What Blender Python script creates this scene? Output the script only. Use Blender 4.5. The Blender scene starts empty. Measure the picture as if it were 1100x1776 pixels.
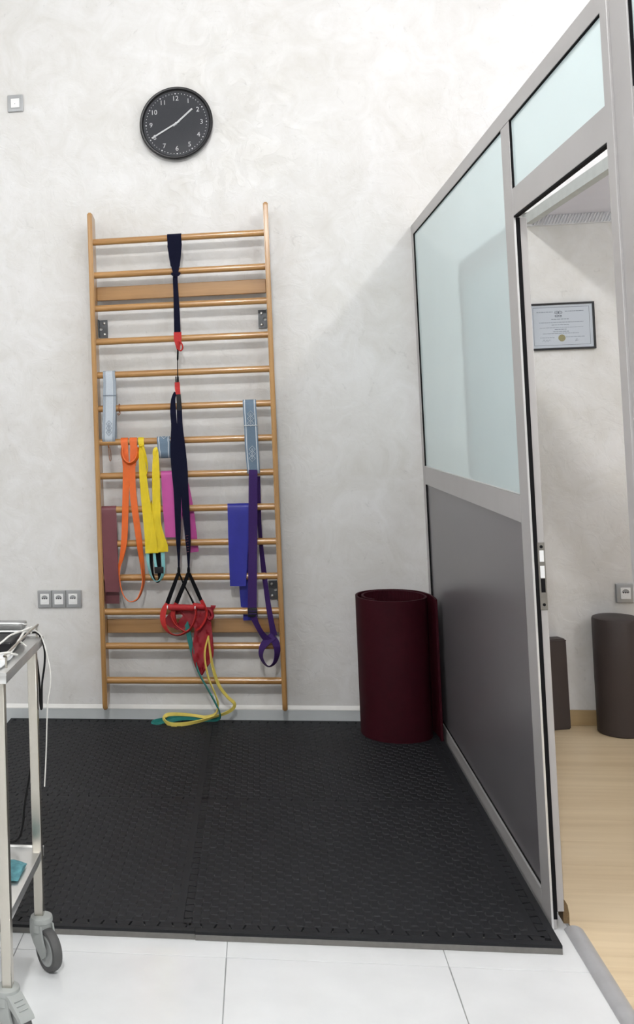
import bpy, bmesh, math, random
from mathutils import Vector, Matrix
random.seed(7)
SC = bpy.context.scene
COL = SC.collection

# ------------------------------------------------------------------ camera
# x runs along the wall bars' wall, the wall is the plane y = 0, the room lies at y < 0
FPX, CX, CY = 1763.343, 197.516, 657.266
YAW, PITCH, ROLL = 0.14031, 0.04217, -0.03252
EYE = Vector((0.26393, -5.07799, 1.50023))
_f = Vector((-math.sin(YAW)*math.cos(PITCH), math.cos(YAW)*math.cos(PITCH), math.sin(PITCH)))
_r0 = Vector((math.cos(YAW), math.sin(YAW), 0)); _u0 = _r0.cross(_f)
_r = math.cos(ROLL)*_r0 + math.sin(ROLL)*_u0
_u = -math.sin(ROLL)*_r0 + math.cos(ROLL)*_u0
cam = bpy.data.cameras.new('camera')
camo = bpy.data.objects.new('camera', cam); COL.objects.link(camo)
camo.matrix_world = Matrix(((_r.x, _u.x, -_f.x, EYE.x), (_r.y, _u.y, -_f.y, EYE.y), (_r.z, _u.z, -_f.z, EYE.z), (0, 0, 0, 1)))
cam.sensor_width = 36.0; cam.sensor_fit = 'AUTO'
cam.lens = FPX*36.0/1776.0
cam.shift_x = (550.0-CX)/1776.0
cam.shift_y = (CY-888.0)/1776.0
cam.clip_start = 0.05
SC.camera = camo

# ------------------------------------------------------------------ world, lamps, exposure
wd = bpy.data.worlds.new('world'); SC.world = wd; wd.use_nodes = True
bg = wd.node_tree.nodes['Background']
bg.inputs[0].default_value = (1.0, 0.99, 0.98, 1); bg.inputs[1].default_value = 0.40
SC.view_settings.view_transform = 'Standard'; SC.view_settings.look = 'None'
SC.view_settings.gamma = 1.0; SC.view_settings.use_curve_mapping = False
SC.view_settings.exposure = 0.0
LAMPS = [((0.07, -2.2), 32), ((2.36, -2.2), 45), ((-2.2, -2.2), 13), ((0.07, -5.8), 315), ((-2.2, -5.2), 46), ((2.36, -5.2), 80)]
CEIL = 4.06
for (lx, ly), pw in LAMPS:
    ld = bpy.data.lights.new('ceiling_lamp_light', 'POINT'); ld.shadow_soft_size = 0.09; ld.energy = pw
    ld.color = (1.0, 0.99, 0.975)
    lo = bpy.data.objects.new('ceiling_lamp_light', ld); COL.objects.link(lo); lo.location = (lx, ly, CEIL-0.12)
for ax_, ay_, pw in ((3.1, -0.9, 12), (3.1, -3.2, 30)):      # downlights in the annex's low ceiling
    ld = bpy.data.lights.new('annex_lamp_light', 'POINT'); ld.shadow_soft_size = 0.08; ld.energy = pw; ld.color = (1.0, 0.99, 0.97)
    lo = bpy.data.objects.new('annex_lamp_light', ld); COL.objects.link(lo); lo.location = (ax_, ay_, 2.33)


def at(px, py, y):
    """a point measured in the photograph, on the vertical plane at distance y from the wall"""
    d = _r*((px-CX)/FPX) - _u*((py-CY)/FPX) + _f
    return EYE + d*((y-EYE.y)/d.y)


def atz(px, py, z):
    d = _r*((px-CX)/FPX) - _u*((py-CY)/FPX) + _f
    return EYE + d*((z-EYE.z)/d.z)


# ------------------------------------------------------------------ helpers
def obj(name, me, mat=None, parent=None, loc=None, rot=None, smooth=None):
    if isinstance(me, bmesh.types.BMesh):
        bm = me; me = bpy.data.meshes.new(name); bm.to_mesh(me); bm.free()
    if mat is not None and not me.materials: me.materials.append(mat)
    if smooth is not None and len(me.polygons):
        me.polygons.foreach_set('use_smooth', [True]*len(me.polygons))
        me.set_sharp_from_angle(angle=math.radians(smooth))
    o = bpy.data.objects.new(name, me); COL.objects.link(o)
    if parent is not None: o.parent = parent
    if loc is not None: o.location = loc
    if rot is not None: o.rotation_euler = rot
    return o


def thing(name, label, cat, loc=(0, 0, 0), rot=(0, 0, 0), group=None):
    o = bpy.data.objects.new(name, None); COL.objects.link(o)
    o.location = loc; o.rotation_euler = rot; o.empty_display_size = 0.05
    return tag(o, label, cat, group)


def tag(o, label, cat, group=None):
    o['label'] = label; o['category'] = cat
    if group: o['group'] = group
    return o


def struct(o, label=None):
    o['kind'] = 'structure'
    if label: o['label'] = label
    return o


def box(bm, x0, x1, y0, y1, z0, z1, bev=0.0, seg=1):
    vs = [bm.verts.new((x, y, z)) for x in (x0, x1) for y in (y0, y1) for z in (z0, z1)]
    fs = [(0, 1, 3, 2), (4, 6, 7, 5), (0, 4, 5, 1), (2, 3, 7, 6), (0, 2, 6, 4), (1, 5, 7, 3)]
    fc = [bm.faces.new([vs[i] for i in f]) for f in fs]
    if bev > 0:
        es = set(e for f in fc for e in f.edges)
        bmesh.ops.bevel(bm, geom=list(es), offset=bev, segments=seg, affect='EDGES', profile=0.6)
    return bm


def boxo(name, mat, parent, b, bev=0.0, seg=1, **k):
    bm = bmesh.new(); box(bm, *b, bev=bev, seg=seg); return obj(name, bm, mat, parent, smooth=40 if bev else None, **k)


def tube(bm, pts, r, n=8, cap=True, closed=False):
    pts = [Vector(p) for p in pts]; m = len(pts); rings = []
    up = Vector((0, 0, 1)); prev = None
    for i, p in enumerate(pts):
        a = pts[i-1] if (i or closed) else p; b = pts[(i+1) % m] if (i < m-1 or closed) else p
        t = (b-a).normalized()
        if prev is None:
            ref = up if abs(t.z) < 0.9 else Vector((1, 0, 0)); s = t.cross(ref).normalized()
        else:
            s = (prev - t*prev.dot(t)).normalized()
        prev = s; v = t.cross(s); rr = r[i] if isinstance(r, (list, tuple)) else r
        rings.append([bm.verts.new(p + (s*math.cos(2*math.pi*k/n)+v*math.sin(2*math.pi*k/n))*rr) for k in range(n)])
    for i in range(m if closed else m-1):
        A, B = rings[i], rings[(i+1) % m]
        for k in range(n): bm.faces.new((A[k], A[(k+1) % n], B[(k+1) % n], B[k]))
    if cap and not closed:
        bm.faces.new(rings[0][::-1]); bm.faces.new(rings[-1])
    return bm


def spline(pts, n=6, closed=False):
    """Catmull-Rom through tuples of any length"""
    P = [tuple(p) for p in pts]; m = len(P); out = []
    for i in range(m if closed else m-1):
        if closed: a, b, c, d = P[i-1], P[i], P[(i+1) % m], P[(i+2) % m]
        else: a, b, c, d = P[max(i-1, 0)], P[i], P[i+1], P[min(i+2, m-1)]
        for k in range(n):
            t = k/n
            out.append(tuple(0.5*(2*b[j]+(c[j]-a[j])*t+(2*a[j]-5*b[j]+4*c[j]-d[j])*t*t+(3*b[j]-a[j]-3*c[j]+d[j])*t**3) for j in range(len(b))))
    if not closed: out.append(P[-1])
    return out


def lathe(bm, prof, n=32, axis='Z', center=(0, 0, 0)):
    """profile (radius, height) turned about an axis"""
    c = Vector(center); rings = []
    for rad, h in prof:
        if rad < 1e-6:
            p = {'Z': (0, 0, h), 'Y': (0, h, 0), 'X': (h, 0, 0)}[axis]; rings.append([bm.verts.new(c+Vector(p))])
        else:
            ring = []
            for k in range(n):
                a = 2*math.pi*k/n; ca, sa = rad*math.cos(a), rad*math.sin(a)
                p = {'Z': (ca, sa, h), 'Y': (ca, h, sa), 'X': (h, ca, sa)}[axis]; ring.append(bm.verts.new(c+Vector(p)))
            rings.append(ring)
    for A, B in zip(rings, rings[1:]):
        if len(A) == 1 and len(B) == 1: continue
        for k in range(n):
            k2 = (k+1) % n
            if len(A) == 1: bm.faces.new((A[0], B[k2], B[k]))
            elif len(B) == 1: bm.faces.new((A[k], A[k2], B[0]))
            else: bm.faces.new((A[k], A[k2], B[k2], B[k]))
    bmesh.ops.recalc_face_normals(bm, faces=bm.faces[:])
    return bm


def sheet(L, R, t, closed=False, nx=1, ripple=0.0, seed=0):
    """a band with thickness t between the edge lines L and R (lists of points); uv: u across, v along in metres"""
    bm = bmesh.new(); uvl = bm.loops.layers.uv.new('UVMap'); m = len(L)
    L = [Vector(p) for p in L]; R = [Vector(p) for p in R]
    rows = []; vlen = [0.0]
    for i in range(m):
        j0, j1 = (i-1, (i+1) % m) if closed else (max(i-1, 0), min(i+1, m-1))
        tg = ((L[j1]+R[j1])-(L[j0]+R[j0]))
        w = R[i]-L[i]
        nrm = tg.cross(w)
        nrm = nrm.normalized() if nrm.length > 1e-9 else Vector((0, -1, 0))
        if i: vlen.append(vlen[-1]+((L[i]+R[i])-(L[i-1]+R[i-1])).length*0.5)
        A, B = [], []
        for k in range(nx+1):
            q = L[i].lerp(R[i], k/nx)
            if ripple: q = q + nrm*ripple*math.sin(k*2.1+seed+i*0.35)*math.sin(k*math.pi/nx*2.0+seed)
            A.append(bm.verts.new(q+nrm*t*0.5)); B.append(bm.verts.new(q-nrm*t*0.5))
        rows.append((A, B))
    def quad(vs, uv):
        try: fc = bm.faces.new(vs)
        except ValueError: return
        for lp, c in zip(fc.loops, uv): lp[uvl].uv = c
    for i in range(m if closed else m-1):
        i2 = (i+1) % m; v0, v1 = vlen[i], (vlen[i2] if i2 else vlen[i]+0.01)
        (A, B), (C, D) = rows[i], rows[i2]
        for k in range(nx):
            u0, u1 = k/nx, (k+1)/nx
            quad((A[k], A[k+1], C[k+1], C[k]), ((u0, v0), (u1, v0), (u1, v1), (u0, v1)))
            quad((B[k], D[k], D[k+1], B[k+1]), ((u0, v0), (u0, v1), (u1, v1), (u1, v0)))
        quad((A[0], C[0], D[0], B[0]), ((0, v0), (0, v1), (0, v1), (0, v0)))
        quad((A[nx], B[nx], D[nx], C[nx]), ((1, v0), (1, v0), (1, v1), (1, v1)))
    if not closed:
        for k in range(nx):
            for (A, B) in (rows[0], rows[-1]):
                quad((A[k], B[k], B[k+1], A[k+1]), ((k/nx, 0),)*4)
    bmesh.ops.recalc_face_normals(bm, faces=bm.faces[:])
    return bm


def strap(pts, t, n=6, closed=False, nx=1, ripple=0.0):
    """pts: (px, py, y, width in metres, turn in degrees) measured on the photograph; turn 90 = edge on"""
    W = []
    for px, py, y, w, a in pts:
        p = at(px, py, y); W.append((p.x, p.y, p.z, w, a))
    S = spline(W, n, closed); L, R = [], []; m = len(S); prev = None
    for i, (x, y, z, w, a) in enumerate(S):
        p0 = S[i-1] if (i or closed) else S[i]; p1 = S[(i+1) % m] if (i < m-1 or closed) else S[i]
        tg = Vector((p1[0]-p0[0], p1[1]-p0[1], p1[2]-p0[2])).normalized()
        s = Vector((0, -1, 0)).cross(tg)
        if s.length < 0.05: s = prev if prev else Vector((1, 0, 0))
        s.normalize()
        if prev is not None and False: pass
        prev = s; ra = math.radians(a); d = s*math.cos(ra) + tg.cross(s).normalized()*math.sin(ra)
        c = Vector((x, y, z)); L.append(c-d*w*0.5); R.append(c+d*w*0.5)
    return sheet(L, R, t, closed, nx, ripple)


def glyphs(text, size, font=None):
    cu = bpy.data.curves.new('txt', 'FONT'); cu.body = text; cu.size = size; cu.align_x = 'CENTER'; cu.align_y = 'CENTER'
    cu.extrude = 0.0003; cu.resolution_u = 3
    o = bpy.data.objects.new('txt', cu); COL.objects.link(o)
    dg = bpy.context.evaluated_depsgraph_get(); dg.update()
    me = bpy.data.meshes.new_from_object(o.evaluated_get(dg))
    bpy.data.objects.remove(o); bpy.data.curves.remove(cu)
    return me


# ------------------------------------------------------------------ materials
def mat(name, col, rough=0.5, metal=0.0, var=0.06, scale=20.0, bump=0.0, bscale=None, coat=0.0, spec=None, stretch=(1, 1, 1), trans=0.0, coord='Object'):
    m = bpy.data.materials.new(name); m.use_nodes = True; nt = m.node_tree; N = nt.nodes; K = nt.links
    b = N['Principled BSDF']; b.inputs['Roughness'].default_value = rough; b.inputs['Metallic'].default_value = metal
    if coat: b.inputs['Coat Weight'].default_value = coat; b.inputs['Coat Roughness'].default_value = 0.15
    if spec is not None: b.inputs['Specular IOR Level'].default_value = spec
    tc = N.new('ShaderNodeTexCoord'); mp = N.new('ShaderNodeMapping'); mp.inputs['Scale'].default_value = stretch
    K.new(tc.outputs[coord], mp.inputs[0])
    nz = N.new('ShaderNodeTexNoise'); nz.inputs['Scale'].default_value = scale; nz.inputs['Detail'].default_value = 4
    K.new(mp.outputs[0], nz.inputs['Vector'])
    rp = N.new('ShaderNodeValToRGB'); c = col
    rp.color_ramp.elements[0].position = 0.3; rp.color_ramp.elements[1].position = 0.7
    rp.color_ramp.elements[0].color = tuple(max(0, x*(1-var)) for x in c[:3])+(1,)
    rp.color_ramp.elements[1].color = tuple(min(1, x*(1+var)) for x in c[:3])+(1,)
    K.new(nz.outputs['Fac'], rp.inputs[0]); K.new(rp.outputs[0], b.inputs['Base Color'])
    if bump:
        n2 = N.new('ShaderNodeTexNoise'); n2.inputs['Scale'].default_value = bscale or scale*4; n2.inputs['Detail'].default_value = 3
        K.new(mp.outputs[0], n2.inputs['Vector']); bp = N.new('ShaderNodeBump'); bp.inputs['Strength'].default_value = bump; bp.inputs['Distance'].default_value = 0.002
        K.new(n2.outputs['Fac'], bp.inputs['Height']); K.new(bp.outputs[0], b.inputs['Normal'])
    if trans:
        tr = N.new('ShaderNodeBsdfTranslucent'); K.new(rp.outputs[0], tr.inputs[0]); mx = N.new('ShaderNodeMixShader'); mx.inputs[0].default_value = trans
        K.new(b.outputs[0], mx.inputs[1]); K.new(tr.outputs[0], mx.inputs[2]); K.new(mx.outputs[0], N['Material Output'].inputs[0])
    return m


def plaster(name, c0, c1):
    m = bpy.data.materials.new(name); m.use_nodes = True; nt = m.node_tree; N = nt.nodes; K = nt.links; b = N['Principled BSDF']
    tc = N.new('ShaderNodeTexCoord')
    n1 = N.new('ShaderNodeTexNoise'); n1.inputs['Scale'].default_value = 1.6; n1.inputs['Detail'].default_value = 6; n1.inputs['Roughness'].default_value = 0.6; n1.inputs['Distortion'].default_value = 0.8
    n2 = N.new('ShaderNodeTexNoise'); n2.inputs['Scale'].default_value = 5.5; n2.inputs['Detail'].default_value = 8; n2.inputs['Roughness'].default_value = 0.65; n2.inputs['Distortion'].default_value = 1.4
    n3 = N.new('ShaderNodeTexNoise'); n3.inputs['Scale'].default_value = 9.0; n3.inputs['Detail'].default_value = 5; n3.inputs['Roughness'].default_value = 0.55; n3.inputs['Distortion'].default_value = 2.0
    for n in (n1, n2, n3): K.new(tc.outputs['Object'], n.inputs['Vector'])
    ad = N.new('ShaderNodeMath'); ad.operation = 'MULTIPLY_ADD'; ad.inputs[1].default_value = 0.5; K.new(n2.outputs['Fac'], ad.inputs[0])
    hf = N.new('ShaderNodeMath'); hf.operation = 'MULTIPLY'; hf.inputs[1].default_value = 0.5; K.new(n1.outputs['Fac'], hf.inputs[0]); K.new(hf.outputs[0], ad.inputs[2])
    rp = N.new('ShaderNodeValToRGB'); e = rp.color_ramp.elements
    e[0].position = 0.36; e[0].color = c0+(1,); e[1].position = 0.62; e[1].color = c1+(1,)
    K.new(ad.outputs[0], rp.inputs[0])
    # faint grey flecks left by the trowel
    n4 = N.new('ShaderNodeTexNoise'); n4.inputs['Scale'].default_value = 11.0; n4.inputs['Detail'].default_value = 9; n4.inputs['Roughness'].default_value = 0.72; n4.inputs['Distortion'].default_value = 2.5
    K.new(tc.outputs['Object'], n4.inputs['Vector'])
    r4 = N.new('ShaderNodeValToRGB'); e = r4.color_ramp.elements; e[0].position = 0.60; e[0].color = (1, 1, 1, 1); e[1].position = 0.74; e[1].color = (0.80, 0.80, 0.80, 1)
    K.new(n4.outputs['Fac'], r4.inputs[0])
    mm = N.new('ShaderNodeMix'); mm.data_type = 'RGBA'; mm.blend_type = 'MULTIPLY'; mm.inputs[0].default_value = 1.0
    K.new(rp.outputs[0], mm.inputs[6]); K.new(r4.outputs[0], mm.inputs[7]); K.new(mm.outputs[2], b.inputs['Base Color'])
    # trowel marks: thin ridges where the noise crosses its middle
    r2 = N.new('ShaderNodeValToRGB'); e = r2.color_ramp.elements
    e[0].position = 0.47; e[0].color = (0, 0, 0, 1); e[1].position = 0.56; e[1].color = (1, 1, 1, 1)
    K.new(n3.outputs['Fac'], r2.inputs[0])
    bp = N.new('ShaderNodeBump'); bp.inputs['Strength'].default_value = 0.14; bp.inputs['Distance'].default_value = 0.004
    K.new(r2.outputs[0], bp.inputs['Height'])
    b2 = N.new('ShaderNodeBump'); b2.inputs['Strength'].default_value = 0.07; b2.inputs['Distance'].default_value = 0.01
    K.new(n2.outputs['Fac'], b2.inputs['Height']); K.new(bp.outputs[0], b2.inputs['Normal']); K.new(b2.outputs[0], b.inputs['Normal'])
    rr = N.new('ShaderNodeMapRange'); rr.inputs[3].default_value = 0.62; rr.inputs[4].default_value = 0.42
    K.new(r2.outputs[0], rr.inputs[0]); K.new(rr.outputs[0], b.inputs['Roughness'])
    return m


def wood(name, c0, c1, axis, rough=0.3, coat=0.4, scale=6.0, seedoff=0.0):
    st = {'X': (0.06, 1, 1), 'Z': (1, 1, 0.06), 'Y': (1, 0.06, 1)}[axis]
    m = bpy.data.materials.new(name); m.use_nodes = True; nt = m.node_tree; N = nt.nodes; K = nt.links; b = N['Principled BSDF']
    b.inputs['Roughness'].default_value = rough; b.inputs['Coat Weight'].default_value = coat; b.inputs['Coat Roughness'].default_value = 0.12
    tc = N.new('ShaderNodeTexCoord'); mp = N.new('ShaderNodeMapping'); mp.inputs['Scale'].default_value = st; mp.inputs['Location'].default_value = (seedoff, seedoff*0.7, 0.3)
    oi = N.new('ShaderNodeObjectInfo'); va = N.new('ShaderNodeVectorMath'); va.operation = 'ADD'
    sc = N.new('ShaderNodeMath'); sc.operation = 'MULTIPLY'; sc.inputs[1].default_value = 37.0; K.new(oi.outputs['Random'], sc.inputs[0])
    K.new(tc.outputs['Object'], mp.inputs[0]); K.new(mp.outputs[0], va.inputs[0]); K.new(sc.outputs[0], va.inputs[1])
    n1 = N.new('ShaderNodeTexNoise'); n1.inputs['Scale'].default_value = scale*10; n1.inputs['Detail'].default_value = 6; n1.inputs['Roughness'].default_value = 0.6
    n2 = N.new('ShaderNodeTexNoise'); n2.inputs['Scale'].default_value = scale*2; n2.inputs['Detail'].default_value = 3; n2.inputs['Distortion'].default_value = 1.5
    K.new(va.outputs[0], n1.inputs['Vector']); K.new(va.outputs[0], n2.inputs['Vector'])
    ad = N.new('ShaderNodeMath'); ad.operation = 'ADD'; K.new(n1.outputs['Fac'], ad.inputs[0]); K.new(n2.outputs['Fac'], ad.inputs[1])
    hf = N.new('ShaderNodeMath'); hf.operation = 'MULTIPLY'; hf.inputs[1].default_value = 0.5; K.new(ad.outputs[0], hf.inputs[0])
    rp = N.new('ShaderNodeValToRGB'); e = rp.color_ramp.elements
    e[0].position = 0.36; e[0].color = c0+(1,); e[1].position = 0.60; e[1].color = c1+(1,)
    K.new(hf.outputs[0], rp.inputs[0]); K.new(rp.outputs[0], b.inputs['Base Color'])
    return m


def belt_mat(name, base, line, centre, edge=0.10, lw=0.05):
    """woven belt: two pale lines near the edges (uv.x across)"""
    m = bpy.data.materials.new(name); m.use_nodes = True; nt = m.node_tree; N = nt.nodes; K = nt.links; b = N['Principled BSDF']
    b.inputs['Roughness'].default_value = 0.8; b.inputs['Specular IOR Level'].default_value = 0.2
    tc = N.new('ShaderNodeTexCoord'); sp = N.new('ShaderNodeSeparateXYZ'); K.new(tc.outputs['UV'], sp.inputs[0])
    rp = N.new('ShaderNodeValToRGB'); cr = rp.color_ramp; cr.interpolation = 'CONSTANT'
    stops = [(0.0, base), (edge, line), (edge+lw, centre), (1-edge-lw, line), (1-edge, base)]
    while len(cr.elements) < len(stops): cr.elements.new(0.5)
    for e, (p, c) in zip(cr.elements, stops): e.position = p; e.color = c+(1,)
    K.new(sp.outputs[0], rp.inputs[0])
    nz = N.new('ShaderNodeTexNoise'); nz.inputs['Scale'].default_value = 300; K.new(tc.outputs['Object'], nz.inputs['Vector'])
    mx = N.new('ShaderNodeMix'); mx.data_type = 'RGBA'; mx.blend_type = 'MULTIPLY'; mx.inputs[0].default_value = 0.25
    K.new(rp.outputs[0], mx.inputs[6]); K.new(nz.outputs['Fac'], mx.inputs[7]); K.new(mx.outputs[2], b.inputs['Base Color'])
    return m


def glass_clear(name):
    m = bpy.data.materials.new(name); m.use_nodes = True; nt = m.node_tree; N = nt.nodes; K = nt.links
    for n in list(N):
        if n.type != 'OUTPUT_MATERIAL': N.remove(n)
    tr = N.new('ShaderNodeBsdfTransparent'); tr.inputs[0].default_value = (0.96, 0.97, 0.98, 1)
    gl = N.new('ShaderNodeBsdfGlossy'); gl.inputs['Roughness'].default_value = 0.02; fr = N.new('ShaderNodeFresnel'); fr.inputs[0].default_value = 1.5
    mx = N.new('ShaderNodeMixShader'); K.new(fr.outputs[0], mx.inputs[0]); K.new(tr.outputs[0], mx.inputs[1]); K.new(gl.outputs[0], mx.inputs[2])
    K.new(mx.outputs[0], N['Material Output'].inputs[0])
    return m


def glass_frosted(name, col):
    m = mat(name, col, 0.06, 0, 0.015, 3.0, spec=0.5)
    nt = m.node_tree; N = nt.nodes; K = nt.links; b = N['Principled BSDF']
    tr = N.new('ShaderNodeBsdfTranslucent'); tr.inputs[0].default_value = col+(1,)
    mx = N.new('ShaderNodeMixShader'); mx.inputs[0].default_value = 0.40
    K.new(b.outputs[0], mx.inputs[1]); K.new(tr.outputs[0], mx.inputs[2]); K.new(mx.outputs[0], N['Material Output'].inputs[0])
    return m


M = dict(
    plaster=plaster('plaster', (0.635, 0.625, 0.60), (0.745, 0.745, 0.745)),
    ceil=mat('ceiling_paint', (0.8, 0.8, 0.8), 0.8),
    annex_ceil=mat('ceiling_board', (0.80, 0.80, 0.90), 0.8, var=0.03, scale=4),
    skirt=mat('skirting', (0.52, 0.55, 0.56), 0.3, var=0.05, scale=6),
    skirt_top=mat('skirting_top', (0.80, 0.80, 0.78), 0.25, var=0.04, scale=9),
    skirt_wood=wood('skirting_wood', (0.36, 0.25, 0.12), (0.44, 0.32, 0.17), 'X', 0.4, 0.1, 4),
    tile=mat('porcelain_tile', (0.75, 0.765, 0.775), 0.16, var=0.035, scale=7, bump=0.05, bscale=40),
    grout=mat('grout', (0.42, 0.43, 0.43), 0.9),
    plank=wood('laminate', (0.66, 0.51, 0.315), (0.76, 0.61, 0.40), 'X', 0.38, 0.1, 3.0),
    alu=mat('painted_aluminium', (0.40, 0.39, 0.39), 0.32, 0.0, 0.03, 8, spec=0.5),
    alu_edge=mat('bare_aluminium', (0.72, 0.72, 0.72), 0.35, 0.6, 0.03, 30),
    panel=mat('grey_panel', (0.130, 0.124, 0.134), 0.30, 0.0, 0.03, 3, spec=1.0),
    gasket=mat('rubber_gasket', (0.007, 0.007, 0.008), 0.8, spec=0.1),
    frost=glass_frosted('frosted_glass', (0.85, 0.94, 0.955)),
    steel=mat('stainless_steel', (0.60, 0.57, 0.51), 0.26, 0.9, 0.16, 14, stretch=(1, 1, 0.15)),
    steel_tray=mat('stainless_tray', (0.78, 0.78, 0.77), 0.28, 0.8, 0.10, 9),
    lockm=mat('lock_plate', (0.28, 0.27, 0.25), 0.4, 0.8, 0.08, 40),
    rung=wood('beech_rung', (0.33, 0.165, 0.050), (0.45, 0.245, 0.085), 'X', 0.28, 0.6, 8),
    upr=wood('beech_upright', (0.36, 0.19, 0.065), (0.46, 0.26, 0.095), 'Z', 0.3, 0.5, 8),
    rail=wood('beech_rail', (0.32, 0.165, 0.055), (0.41, 0.225, 0.082), 'X', 0.3, 0.5, 6),
    iron=mat('bracket_iron', (0.10, 0.105, 0.11), 0.4, 0.6, 0.1, 30),
    screw=mat('screw_zinc', (0.75, 0.75, 0.74), 0.3, 0.9),
    black=mat('black_plastic', (0.010, 0.010, 0.012), 0.35, spec=0.3),
    blackmatt=mat('black_fabric', (0.006, 0.006, 0.0075), 0.9, spec=0.1),
    dial=mat('clock_dial', (0.045, 0.047, 0.056), 0.6, var=0.03, spec=0.2),
    white=mat('white_print', (0.85, 0.85, 0.85), 0.5),
    clear=glass_clear('clear_glass'),
    silver=mat('silver_plastic', (0.36, 0.37, 0.38), 0.32, 0.35, 0.03),
    wplast=mat('white_plastic', (0.82, 0.83, 0.83), 0.3, var=0.02),
    recess=mat('socket_recess', (0.30, 0.31, 0.32), 0.4),
    foam=mat('black_foam', (0.0080, 0.0088, 0.0112), 0.62, var=0.10, scale=60, bump=0.15, bscale=900, spec=0.35),
    foamg=mat('grey_foam', (0.17, 0.165, 0.155), 0.85, var=0.08, scale=60, bump=0.2, bscale=600),
    roll=mat('burgundy_foam', (0.031, 0.0026, 0.0065), 0.65, var=0.10, scale=30, bump=0.1, bscale=500, spec=0.12),
    bolster=mat('brown_vinyl', (0.048, 0.036, 0.034), 0.55, var=0.06, scale=8, bump=0.1, bscale=500),
    navy=mat('navy_webbing', (0.0055, 0.0062, 0.019), 0.85, var=0.15, scale=200, spec=0.1),
    redweb=mat('red_webbing', (0.44, 0.016, 0.014), 0.7, var=0.12, scale=150),
    grip=mat('red_foam_grip', (0.40, 0.015, 0.02), 0.7, var=0.08, scale=80),
    orange=mat('orange_latex', (0.66, 0.118, 0.012), 0.55, var=0.06, scale=40),
    yellow=mat('yellow_latex', (0.86, 0.67, 0.02), 0.45, var=0.05, scale=30, trans=0.25),
    yellow2=mat('pale_yellow_latex', (0.74, 0.60, 0.13), 0.5, var=0.06, scale=40),
    teal=mat('teal_latex', (0.02, 0.21, 0.19), 0.5, var=0.08, scale=40),
    turq=mat('turquoise_webbing', (0.24, 0.58, 0.60), 0.7, var=0.1, scale=200),
    pink=mat('pink_latex', (0.58, 0.09, 0.36), 0.42, var=0.06, scale=15, trans=0.15),
    maroon=mat('maroon_latex', (0.155, 0.045, 0.055), 0.42, var=0.08, scale=15, trans=0.08),
    blue=mat('blue_latex', (0.014, 0.017, 0.27), 0.45, var=0.1, scale=15, trans=0.08),
    redlat=mat('red_latex', (0.30, 0.015, 0.025), 0.5, var=0.14, scale=20, trans=0.12),
    purple=mat('purple_webbing', (0.035, 0.012, 0.095), 0.75, var=0.12, scale=200, spec=0.25),
    beltp=belt_mat('pale_belt', (0.36, 0.41, 0.47), (0.62, 0.65, 0.68), (0.56, 0.62, 0.68), 0.22, 0.03),
    beltg=belt_mat('grey_blue_belt', (0.17, 0.235, 0.31), (0.62, 0.66, 0.70), (0.16, 0.225, 0.30), 0.10, 0.07),
    motif=mat('pale_thread', (0.66, 0.69, 0.72), 0.8),
    motifd=mat('grey_thread', (0.22, 0.26, 0.32), 0.8),
    copper=mat('copper_metal', (0.28, 0.105, 0.035), 0.4, 0.5),
    wcable=mat('white_cable', (0.72, 0.71, 0.68), 0.4),
    bcable=mat('black_cable', (0.007, 0.007, 0.008), 0.5, spec=0.2),
    castg=mat('grey_nylon', (0.36, 0.38, 0.37), 0.4, var=0.04),
    tyre=mat('grey_rubber', (0.085, 0.085, 0.085), 0.6),
    hub=mat('wheel_hub', (0.34, 0.355, 0.35), 0.4),
    cloth=mat('teal_cloth', (0.10, 0.27, 0.31), 0.9, var=0.25, scale=60, bump=0.4, bscale=300),
    paper=mat('paper', (0.84, 0.87, 0.92), 0.5, var=0.02, scale=5),
    ink=mat('printed_ink', (0.20, 0.22, 0.27), 0.7),
    inkl=mat('pale_ink', (0.34, 0.38, 0.44), 0.7),
    gold=mat('gold_seal', (0.42, 0.36, 0.14), 0.5, var=0.1, scale=200),
    brush=mat('brown_brush', (0.14, 0.09, 0.04), 0.9, var=0.3, scale=200),
    sheetw=mat('white_sheet', (0.80, 0.82, 0.84), 0.4, var=0.03),
    devg=mat('grey_device', (0.18, 0.18, 0.18), 0.35),
)
# uneven plastic print on the numerals etc. needs none

# ================================================================== the setting
bm = bmesh.new(); box(bm, -3.2, 1.06, 0.0, 0.14, 0.0, 2.44); box(bm, -3.2, 3.6, 0.0, 0.14, 2.44, CEIL)
struct(obj('wall_back', bm, M['plaster']), 'pale troweled plaster wall behind the wall bars')
bm = bmesh.new(); box(bm, 1.06, 3.6, 0.04, 0.14, 0.0, 2.44)
struct(obj('wall_annex', bm, M['plaster']), 'pale plaster wall of the room beyond the partition')
bm = bmesh.new(); box(bm, -3.34, -3.2, -7.5, 0.14, 0, CEIL); struct(obj('wall_left', bm, M['plaster']), 'plain plaster side wall')
bm = bmesh.new(); box(bm, 3.6, 3.74, -7.5, 0.14, 0, CEIL); struct(obj('wall_right', bm, M['plaster']), 'plain plaster side wall of the far room')
bm = bmesh.new(); box(bm, -3.34, 3.74, -7.5, 0.14, CEIL, CEIL+0.1); struct(obj('ceiling', bm, M['ceil']), 'high white ceiling')

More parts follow.
